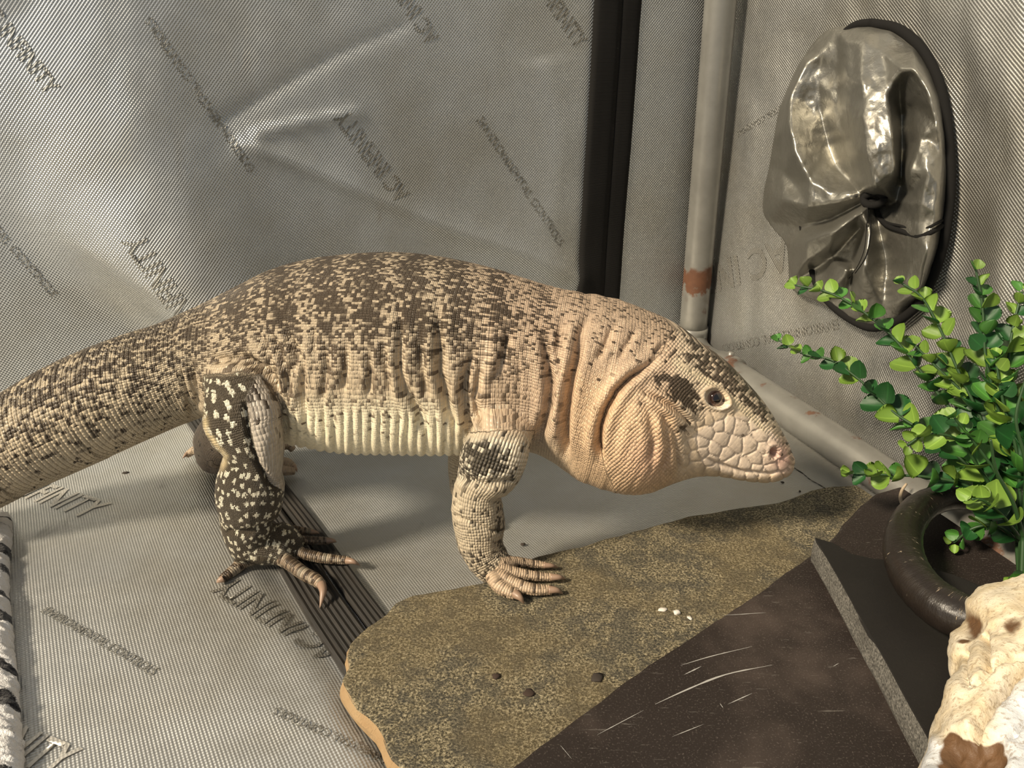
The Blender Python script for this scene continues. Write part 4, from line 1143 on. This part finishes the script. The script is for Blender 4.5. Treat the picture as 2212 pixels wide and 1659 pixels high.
    topband = body * sstep(1462, 1500, x) * sstep(6, -16, (y - (742 + (x - 1470) * .86 + 26 + np.clip((1640 - x) * .06, 0, 12))) )
    D = np.maximum(D, topband * sstep(1700, 1640, x) * .62)
    tp = [(1405, 812), (1440, 800), (1480, 815), (1512, 846), (1522, 880), (1500, 905), (1462, 872), (1420, 846)]
    cen = np.array(tp).mean(0); r, par = pdist(px, tp + tp[:1]); ins = inside(px, tp)
    tw = np.where(ins, sstep(-12, 14, r), sstep(12, -12, r) * sstep(16, 0, r)) * body
    D = np.maximum(D, tw * np.clip(.80 + 1.6 * (lo2 - .38), .25, 1.1))
    e = body * np.exp(-(((x - 1478) / 30) ** 2 + ((y - 925) / 24) ** 2)); D = np.maximum(D, e * .5)
    e = body * np.exp(-(((x - 1492) / 60) ** 2 + ((y - 772) / 14) ** 2)); D = np.maximum(D, e * .55)
    e = body * np.exp(-(((x - 1375) / 22) ** 2 + ((y - 772) / 24) ** 2)); D = np.maximum(D, e * .42)
    r, par = pdist(px, [(1462, 782), (1500, 808), (1540, 832), (1580, 862), (1615, 892), (1650, 925)]); e = body * np.exp(-(r / 9) ** 2); D *= (1 - .9 * e); blend((.66, .55, .38), e * .8)
    # lids pale, eye pit dark, nostril dark, plate joints
    blend((.80, .74, .64), lid * np.where((eyr > 0) & (er < 1.2), .9, 0)); blend((.46, .36, .25), lid * np.where((eyr > 0) & (er < 1.2), 0, .85)); D *= (1 - .8 * lid)
    D = D * (1 - ns)
    ptone = (np.sin(plid * 12.9898) * 43758.5) % 1; L *= (1 + (.16 * (ptone - .5) * plate))[:, None]
    bmp *= 1 - .92 * plate; bmp *= 1 - .85 * np.clip(lid + e_in, 0, 1); bmp *= 1 - .7 * bl
    # limbs
    hl1 = (part == 1); frontpart = hl1 * inside(px, [(530, 860), (545, 950), (560, 1000), (584, 1042), (612, 1062), (640, 1050), (640, 850), (560, 800)])
    blend((.075, .060, .042), (hl1 * 1.0) * (1 - frontpart)); spot = np.maximum(spot, hl1 * (1 - frontpart) * 1.0)
    blend(grey, frontpart * 1.0); D = np.where(frontpart > 0, np.clip(.45 - (y - 860) / 330, .08, .42), D)
    edge = hl1 * np.exp(-((x - np.interp(y, [880, 935, 985, 1016, 1050], [436, 447, 487, 478, 470])) / 7) ** 2) * sstep(880, 920, y) * sstep(1030, 1000, y)
    blend((.62, .50, .30), edge * .9); spot = spot * (1 - .8 * edge)
    thigh_top = hl1 * sstep(816, 788, y); blend((.42, .34, .24), thigh_top); D = np.where(thigh_top > .3, .38, D); spot = spot * (1 - thigh_top)
    ht = part == 11; blend((.22, .165, .115), ht * 1.0); D = np.where(ht, .45, D); spot = np.where(ht, .15, spot)
    blend((.42, .30, .20), ht * sstep(660, 700, x) * sstep(1220, 1250, y))
    fr1 = part == 2
    blend((.47, .395, .29), fr1 * 1.0)
    armd = fr1 * np.exp(-((((x - 1045) / 52) ** 2 + ((y - 992) / 40) ** 2) ** 1.5)); armd2 = fr1 * sstep(940, 965, y) * sstep(1060, 1020, y)
    D = np.where(fr1, .24 + .40 * armd + .18 * armd2 * sstep(1145, 1080, x) + .2 * (lo2 - .4), D); Dk = np.where(fr1[:, None], np.array([.03, .024, .018]), Dk)
    blend((.74, .66, .52), armd2 * .8)
    D = np.maximum(D, fr1 * sstep(1052, 1082, x) * sstep(1060, 1090, y) * .5); D = np.maximum(D, fr1 * sstep(1150, 1210, y) * .46)
    bmp = bmp * (1 + .9 * np.clip(armd2, 0, 1)); sh = fr1 * sstep(945, 915, y); blend((.58, .44, .31), sh); D = D * (1 - .6 * sh)
    ft = part == 12; blend((.48, .36, .25), ft * 1.0); D = np.where(ft, .30, D)
    for p_, c in ((3, (.46, .36, .27)), (13, (.36, .28, .20)), (4, (.47, .395, .29))):
        m_ = part == p_; blend(c, m_ * 1.0); D = np.where(m_, .15, D)
    L *= (.88 + .26 * lo)[:, None]
    # scale coordinates: loft coordinates, but the flank's own plane on the head
    s2 = suv.copy()
    wh = body & (x > np.interp(y, [650, 757, 788, 815, 847, 885, 920, 959, 997, 1060], [1475, 1432, 1403, 1362, 1329, 1309, 1297, 1294, 1304, 1330]))
    hs = np.interp(x, [1435, 1700], [6.4, 5.0])
    qq = px[wh]; s2[wh] = np.stack([qq[:, 0] * .74 + qq[:, 1] * .67, -qq[:, 0] * .67 + qq[:, 1] * .74], -1) / 6.4 + .9 * np.stack([fbm2(qq[:, 0] / 30, qq[:, 1] / 30, 7, 2), fbm2(qq[:, 0] / 30, qq[:, 1] / 30, 17, 2)], -1)
    k_ = np.where(part == 2, 1.05, np.where(part == 1, 2.2, np.where((part == 3) | (part == 4), 1.2, 1))); s2 *= k_[:, None]
    ff = frontpart > 0; s2[ff] *= .42
    s2[toes] = suv[toes] * np.array([1.0, .6])
    bmp = np.where(toes, .8, bmp)
    return d, dict(c_light=np.clip(L, 0, 1), c_dark=Dk, dark=np.clip(D, 0, 1), spot=np.clip(spot, 0, 1), bump=bmp, suv=s2, ring=(body & ~wh).astype(float))

def m_skin():
    t = NT('scaly_lizard_skin')
    suv = t.attr('suv'); cl = t.attr('c_light', 'Color'); cd = t.attr('c_dark', 'Color')
    sp = t.n('ShaderNodeSeparateXYZ'); t.l(t.attr('ctl'), sp.inputs[0])
    dark, spot, bmp = sp.outputs
    v = t.vor(suv, 1.0, 'F1', .24, '2D'); dist, pos = v.outputs['Distance'], v.outputs['Position']
    wn = t.n('ShaderNodeTexWhiteNoise', noise_dimensions='2D'); t.l(pos, wn.inputs['Vector']); rnd = wn.outputs['Value']
    clu = t.noise(pos, .42, 3, .65, 0, '2D')
    s = t.math('ADD', dark, t.math('MULTIPLY', t.math('SUBTRACT', clu, .5), 1.35))
    s = t.math('ADD', s, t.math('MULTIPLY', t.math('SUBTRACT', rnd, .5), .50))
    gate = t.ss(dark, .02, .14)
    dm = t.math('MULTIPLY', t.math('MULTIPLY', t.ss(s, .36, .64), gate), .93)
    c = t.mix(dm, cl, cd)
    # white flecks made of whole scales
    sv = t.vor(pos, .17, 'F1', .95, '2D')
    fleck = t.math('MULTIPLY', t.ss(t.math('ADD', sv.outputs['Distance'], t.math('MULTIPLY', t.math('SUBTRACT', rnd, .5), .24)), .29, .22), spot)
    c = t.mix(fleck, c, (.80, .74, .58))
    c = t.mix(1.0, c, t.mix(rnd, (.86, .86, .86), (1.10, 1.09, 1.06)), 'MULTIPLY')
    s0 = t.n('ShaderNodeSeparateXYZ'); t.l(suv, s0.inputs[0])
    fr_ = t.math('ABSOLUTE', t.math('SUBTRACT', t.math('FRACT', s0.outputs[0]), .5))
    ringg = t.math('MULTIPLY', t.ss(fr_, .33, .48), s0.outputs[2])          # groove between two rings of scales
    hgt = t.math('SUBTRACT', t.math('SUBTRACT', 1.0, t.math('POWER', dist, 1.6)), t.math('MULTIPLY', ringg, .35))
    ob = t.coord('Object')
    nb = t.bump(hgt, t.math('MULTIPLY', bmp, .95), .0015)
    nb = t.bump(t.noise(ob, 900, 2), .12, .0006, nb)
    return t.set(color=c, rough=.36, spec=.26, normal=nb)
MAT_SKIN = m_skin()
liz_me = build_lizard()
liz = empty('lizard', (-.02, .50, 0)); tag(liz, 'large cream and brown scaly lizard standing with one front foot on the tan stone', 'lizard')
liz_body = child_of(link('body', liz_me, MAT_SKIN), liz)

# eyes
def m_eye():
    t = NT('dark_brown_eye'); o = t.coord('Object')
    sp = t.n('ShaderNodeSeparateXYZ'); t.l(o, sp.inputs[0])
    r = t.math('SQRT', t.math('ADD', t.math('POWER', sp.outputs[0], 2.0), t.math('POWER', sp.outputs[1], 2.0)))
    c = t.ramp(t.math('DIVIDE', r, .0056), [(.0, (.003, .002, .002)), (.46, (.004, .003, .003)), (.54, (.030, .014, .010)), (.74, (.045, .022, .016)), (.82, (.20, .12, .10)), (.97, (.42, .33, .29))])
    return t.set(color=c, rough=.08, coat=.6, coatrough=.03)
MAT_EYE = m_eye()
MAT_CLAW = NT('horn_coloured_claw').set(color=(.27, .18, .125), rough=.42)
vx = np.zeros(len(liz_me.vertices) * 3, np.float32); liz_me.vertices.foreach_get('co', vx); vx = vx.reshape(-1, 3).astype(float)
pxv = project(vx); dpt = (vx - CAM) @ FWD
def surf_at(p, rad=8):
    s = np.hypot(*(pxv - np.array(p)).T) < rad
    k = np.where(s)[0]; dm = dpt[k].min(); return vx[k[dpt[k] < dm + .012]].mean(0)
def eyeball(side):
    c = surf_at((1546, 861)); c = CAM + ray(np.array([1545., 859.])) * ((c - CAM) @ FWD)
    ym = float(Ym(np.array([1547.]))[0])
    nrm = np.array([.12, -.90, .30]); nrm /= np.linalg.norm(nrm)
    c = c - nrm * .0018
    if side: c[1] = 2 * ym - c[1]; nrm[1] = -nrm[1]
    bm = bmesh.new(); bmesh.ops.create_uvsphere(bm, u_segments=32, v_segments=20, radius=.0060)
    me = bpy.data.meshes.new('eye'); bm.to_mesh(me); bm.free()
    o = link('eye', me, MAT_EYE)
    o.matrix_basis = Matrix.Translation(Vector(c)) @ Vector(nrm).to_track_quat('Z', 'Y').to_matrix().to_4x4()
    child_of(o, liz)
    return o
eyeball(0); eyeball(1)
def claw(px, z, r0):
    P = np.array([on_z(np.array(p, float), zz + .0008) for p, zz in zip(px, z)])
    q = interp_poly(np.c_[P], 14, 3); R = r0 * (1 - np.linspace(0, 1, 14) ** 1.5 * .92)
    child_of(link('claw', tube_mesh('claw', q, R, 10), MAT_CLAW), liz)
for px, z, r in [
    ([(694, 1262), (698, 1278), (695, 1296), (691, 1313)], [.010, .010, .007, .0045], .0034),
    ([(750, 1211), (765, 1214), (778, 1222)], [.0075, .0085, .0045], .0028), ([(706, 1168), (718, 1168), (727, 1171)], [.0085, .0085, .0050], .0026),
    ([(672, 1149), (682, 1150), (690, 1153)], [.0085, .008, .005], .0022), ([(482, 1250), (474, 1254), (468, 1259)], [.008, .0075, .0055], .0028),
    ([(1112, 1282), (1124, 1292), (1132, 1304)], [.0248, .0245, .0205], .0032), ([(1186, 1274), (1203, 1275), (1216, 1283)], [.0243, .0245, .0205], .0028),
    ([(1190, 1247), (1208, 1247), (1222, 1251)], [.0243, .0248, .0205], .0026), ([(1174, 1221), (1192, 1222), (1206, 1226)], [.0248, .0245, .0205], .0022),
    ([(404, 980), (398, 986), (394, 990)], [.007, .006, .005], .0020), ([(634, 1008), (640, 1014), (642, 1020)], [.008, .007, .005], .0022)]:
    claw(px, z, r)

# ------------------------------------------------------------------ zebra blanket at the left edge
def m_zebra():
    t = NT('zebra_striped_plush'); uv = t.coord('UV'); o = t.coord('Object')
    w = t.noise(o, 26, 3, .5)
    sp = t.n('ShaderNodeSeparateXYZ'); t.l(uv, sp.inputs[0])
    ph = t.math('ADD', t.math('MULTIPLY', sp.outputs[1], 215.0), t.math('MULTIPLY', w, 9.0))
    ph = t.math('ADD', ph, t.math('MULTIPLY', sp.outputs[0], 40.0))
    st = t.math('ADD', t.math('SINE', ph), t.math('MULTIPLY', t.math('SINE', t.math('MULTIPLY', ph, .37)), .5))
    f = t.noise(o, 700, 3, .7)
    bl = t.ss(t.math('ADD', st, t.math('MULTIPLY', t.math('SUBTRACT', f, .5), .8)), .50, .75)
    c = t.mix(bl, t.mix(f, (.72, .69, .66), (.86, .84, .82)), t.mix(f, (.012, .011, .012), (.035, .032, .033)))
    return t.set(color=c, rough=.95, spec=.1, sheen=.3, normal=t.bump(t.noise(o, 480, 3, .7), .9, .002))
def blanket():
    edge_px = [(8, 1098), (16, 1125), (13, 1170), (9, 1230), (8, 1270), (12, 1330), (19, 1400), (24, 1470), (30, 1540), (34, 1600), (36, 1670), (30, 1760), (10, 1900)]
    E = on_z(interp_poly(np.array(edge_px, float), 320), .008)
    n = len(E); prof = [(-.004, -.0035), (.0015, .000), (.0035, .005), (.003, .0095), (.0, .0135), (-.005, .016), (-.012, .017), (-.022, .0175), (-.04, .018), (-.07, .018), (-.11, .017), (-.15, .012), (-.16, -.0035)]
    pp = interp_poly(np.array(prof), 90); m = len(pp)
    V = np.zeros((n, m, 3)); UV = np.zeros((n, m, 2))
    L = np.r_[0, np.cumsum(np.linalg.norm(np.diff(E, axis=0), axis=1))]
    s = np.arange(n)
    for k in range(m):
        dx, z = pp[k]
        lump = .0034 * (fbm2(s * .16, 0 * s + k * .16, 5, 3) - .45) + .0016 * (vnoise2(s * .55, 0 * s + k * .5, 6) - .5)
        taper = sstep(0, 22, s) 
        V[:, k, 0] = E[:, 0] + dx + lump * (z > 0); V[:, k, 1] = E[:, 1] + .0012 * (vnoise2(s * .5, 0 * s + k, 8) - .5); V[:, k, 2] = np.where(z > 0, (z + lump) * (.35 + .65 * taper), z)
        UV[:, k] = np.stack([0 * L + dx * .6, L], -1)
    V = V.reshape(-1, 3)
    Fc = [list(f) for f in grid_faces(n, m)] + [list(range(m)), [(n-1)*m+k for k in range(m)][::-1]]
    for i in range(n - 1): Fc.append([i*m, i*m+m-1, (i+1)*m+m-1, (i+1)*m])
    me = mesh('blanket', V, Fc); set_uv(me, UV.reshape(-1, 2)); recalc(me)
    tag(link('blanket', me, m_zebra()), 'fluffy black and white striped blanket with its folded edge on the silver floor', 'blanket')
blanket()

# ------------------------------------------------------------------ leafy artificial plant
def m_leaf(name, a, b):
    t = NT(name); uv = t.coord('UV'); o = t.coord('Object')
    n = t.noise(o, 130, 3); sp = t.n('ShaderNodeSeparateXYZ'); t.l(uv, sp.inputs[0])
    mid = t.ss(t.math('ABSOLUTE', t.math('SUBTRACT', sp.outputs[0], .5)), .05, .0)
    oi = t.n('ShaderNodeObjectInfo')
    c = t.mix(n, a, b); c = t.mix(t.math('MULTIPLY', mid, .5), c, tuple(min(1, x * 1.5) for x in b))
    hs = t.n('ShaderNodeHueSaturation'); t.l(c, hs.inputs['Color']); t.put(hs.inputs['Value'], t.math('ADD', .75, t.math('MULTIPLY', oi.outputs['Random'], .5)))
    return t.set(color=hs.outputs[0], rough=.36, spec=.45, sss=0.0, normal=t.bump(n, .2, .001))
LEAFM = [m_leaf('dark_green_plastic_leaf', (.009, .046, .012), (.017, .082, .019)), m_leaf('mid_green_plastic_leaf', (.030, .11, .018), (.058, .175, .028)), m_leaf('lime_green_plastic_leaf', (.10, .195, .026), (.17, .27, .044))]
MAT_STEM = simple('green_plastic_stem', (.02, .055, .016), .5)
def leaf_mesh(mat, point, cup, seed):
    """rounded leaf, base at the origin, along +Y, unit length, with thickness"""
    nu, nv = 7, 9; V = []; UV = []
    for side in (0, 1):
        for j in range(nv):
            v = j / (nv - 1)
            wv = (math.sin(math.pi * min(1, v * .98 + .02) ** .86) ** .58) * .50 if v < .999 else 0.0
            wv *= (1 - point * max(0, v - .6))
            if j == 0: wv = .05
            for i in range(nu):
                u = i / (nu - 1) * 2 - 1
                z = cup * ((u * wv / .46) ** 2 * .32 + (v - .45) ** 2 * .30) - .06 * cup - side * .03 * (1 - abs(u) ** 3) * (1 - .6 * v)
                V.append((u * wv, v + point * .10 * v ** 6 * (1 - abs(u)), z)); UV.append((i / (nu - 1), v))
    g = grid_faces(nv, nu); nn = nu * nv
    Fc = [list(f) for f in g] + [[k + nn for k in f][::-1] for f in g.tolist()]
    for j in range(nv - 1):
        for c in (0, nu - 1): Fc.append([j*nu+c, (j+1)*nu+c, (j+1)*nu+c+nn, j*nu+c+nn])
    me = mesh('leaf', V, Fc); set_uv(me, UV); recalc(me); me.materials.append(mat)
    me.polygons.foreach_set('use_smooth', np.ones(len(me.polygons), bool)); return me
LEAVES = [[leaf_mesh(m, p, c, 0) for p, c in ((.0, .8), (.35, 1.0), (.12, .4))] for m in LEAFM]
plant_base = np.array([*on_z(np.array([2205., 1290.]), Z_SLATE)[:2], Z_SLATE])
BR = [ # pixel path base->tip with depth at both ends, node spacing px, leaf size px, lime share at the tip
    ([(2195, 1150), (2130, 1050), (2040, 960), (1930, 890), (1850, 815), (1790, 775), (1740, 766), (1682, 735)], .46, .60, 28, 38, .35),
    ([(2195, 1140), (2110, 960), (2010, 830), (1920, 720), (1860, 670), (1790, 632), (1718, 616)], .46, .60, 29, 38, .75),
    ([(2200, 1130), (2130, 930), (2065, 790), (2020, 690), (1985, 636), (1948, 612)], .45, .545, 28, 42, .7),
    ([(2205, 1130), (2160, 900), (2128, 760), (2122, 660), (2108, 582)], .44, .50, 30, 44, .25),
    ([(2210, 1130), (2190, 920), (2178, 800), (2190, 700), (2208, 630)], .44, .49, 30, 44, .6),
    ([(2195, 1150), (2120, 1020), (2060, 945), (1995, 940), (1960, 962)], .44, .46, 28, 44, .9),
    ([(2200, 1165), (2090, 1050), (2000, 1030), (1920, 1026), (1838, 1022)], .44, .475, 30, 42, .6),
    ([(2205, 1165), (2150, 1100), (2120, 1080), (2100, 1078)], .42, .415, 20, 46, 1.0),
    ([(2210, 1180), (2150, 1135), (2105, 1140), (2060, 1172)], .43, .44, 24, 36, .3),
    ([(2215, 1120), (2235, 950), (2250, 800), (2250, 660)], .43, .47, 28, 44, .5),
    ([(2200, 1140), (2150, 960), (2090, 860), (2020, 790), (1975, 745)], .45, .53, 28, 42, .4),
    ([(2205, 1140), (2195, 970), (2165, 860), (2150, 770)], .43, .47, 28, 42, .7),
    ([(2200, 1245), (2222, 1256), (2208, 1266), (2188, 1264)], .385, .380, 22, 38, 1.0),
    ([(2205, 1150), (2150, 1020), (2100, 950), (2060, 900)], .43, .45, 26, 44, .45),
    ([(2210, 1130), (2215, 1000), (2195, 900), (2215, 820)], .42, .44, 28, 44, .75),
    ([(2210, 1160), (2190, 1090), (2150, 1010), (2140, 950)], .41, .41, 28, 42, .8),
]
def plant():
    root = empty('leafy_plant', tuple(map(float, plant_base))); tag(root, 'artificial plant with round green and lime leaves beside the horned skull', 'plant')
    rs = np.random.RandomState(5)
    OBST = []
    for ob in COL.objects:
        if ob.type == 'MESH' and ob.name.split('.')[0] in ('horn', 'cranium', 'tent_pole', 'slate_tile', 'wall_right', 'sleeve', 'hem', 'elbow', 'printed_lettering'):
            OBST.append(BVHTree.FromPolygons([tuple(v.co) for v in ob.data.vertices], [tuple(f.vertices) for f in ob.data.polygons]))
    total = 0
    for bi, (px, y0, y1, step, size, lime) in enumerate(BR):
        q = interp_poly(np.array(px, float), 80); s = np.linspace(0, 1, 80)
        Y = y0 + (y1 - y0) * s ** 1.1
        Y = np.minimum(Y, on_right(q)[:, 1] - .042)             # the plant stays clear of the tent wall
        P = on_y(q, Y)
        P = np.concatenate([plant_base[None] + (P[0] - plant_base)[None] * np.linspace(0, .92, 8)[:, None], P])
        R = np.linspace(.0016, .0008, len(P))
        br = link('branch', tube_mesh('branch', P, R, 7), MAT_STEM); child_of(br, root)
        L = np.r_[0, np.cumsum(np.linalg.norm(np.diff(q, axis=0), axis=1))]
        pos = L[-1]; k = 0
        while pos > L[-1] * .18 and total < 298:
            t = pos / L[-1]; i = int(np.interp(pos, L, np.arange(80))); p = on_y(q[i], Y[i]); j = min(i + 1, 79); i0 = max(j - 2, 0)
            T = on_y(q[j], Y[j]) - on_y(q[i0], Y[i0]); T /= np.linalg.norm(T) + 1e-9
            A = np.cross(T, EZ); A /= np.linalg.norm(A) + 1e-9; B = np.cross(A, T)
            dep = (p - CAM) @ FWD
            sz = size * (1.0 - .55 * max(0, t - .55) / .45) * 1.30 * (.82 + .36 * rs.rand()) * dep / F
            az = (k % 2) * math.pi / 2 + rs.normal(0, .3)
            for sd in (0, 1):
                a = az + sd * math.pi
                out = math.cos(a) * A + math.sin(a) * B
                lift = .55 + .5 * t + rs.normal(0, .15)
                yd = out + T * lift + EZ * .15; yd /= np.linalg.norm(yd)
                zd = T * .55 - out * .25 + np.array([-.15, -.55, .5]) + rs.normal(0, .28, 3); zd -= yd * (zd @ yd); zd /= np.linalg.norm(zd)
                xd = np.cross(yd, zd)
                pr = lime * sstep(.1, .95, np.array(t)) * .85 + .05
                ci = 2 if rs.rand() < pr else (1 if rs.rand() < .38 else 0)
                me = LEAVES[ci][rs.randint(3) if ci == 2 else (0 if rs.rand() < .7 else 2)]
                M = Matrix(((xd[0], yd[0], zd[0], p[0] + out[0] * .0015), (xd[1], yd[1], zd[1], p[1] + out[1] * .0015), (xd[2], yd[2], zd[2], p[2] + out[2] * .0015), (0, 0, 0, 1))) @ Matrix.Scale(sz, 4)
                lv = [M @ v.co for v in me.vertices]; lf = [tuple(f.vertices) for f in me.polygons]
                if any(BVHTree.FromPolygons(lv, lf).overlap(b) for b in OBST): continue      # leaves do not grow through their neighbours
                o = bpy.data.objects.new('leaf', me); COL.objects.link(o)
                o.parent = br; o.matrix_parent_inverse = Matrix.Translation(Vector((0, 0, 0)))
                # branch mesh is built in world space: its own matrix is the identity
                o.matrix_basis = M
                total += 1
            pos -= step * 1.34 * (.8 + .35 * rs.rand()) * (1.0 - .35 * max(0, t - .6) / .4); k += 1
    # weighted foot of the plant
    bm = bmesh.new(); bmesh.ops.create_cone(bm, cap_ends=True, segments=20, radius1=.013, radius2=.008, depth=.016)
    for v in bm.verts: v.co += Vector(plant_base) + Vector((0, 0, .0082))
    me = bpy.data.meshes.new('plant_foot'); bm.to_mesh(me); bm.free(); child_of(link('plant_foot', me, MAT_STEM), root)
    return root
plant()

# dry twig lying against the horn
MAT_TWIG = simple('dry_pale_twig', (.42, .33, .23), .7)
tw = interp_poly(np.array([(1950, 1092), (1945, 1075), (1948, 1060), (1958, 1045)], float), 14)
P = np.array([on_z(p, Z_SLATE + z) for p, z in zip(tw, np.linspace(.0012, .012, 14))])
tag(link('twig', tube_mesh('twig', P, np.linspace(.0016, .0010, 14), 7), MAT_TWIG), 'short pale dry twig on the slate behind the dark horn', 'twig')
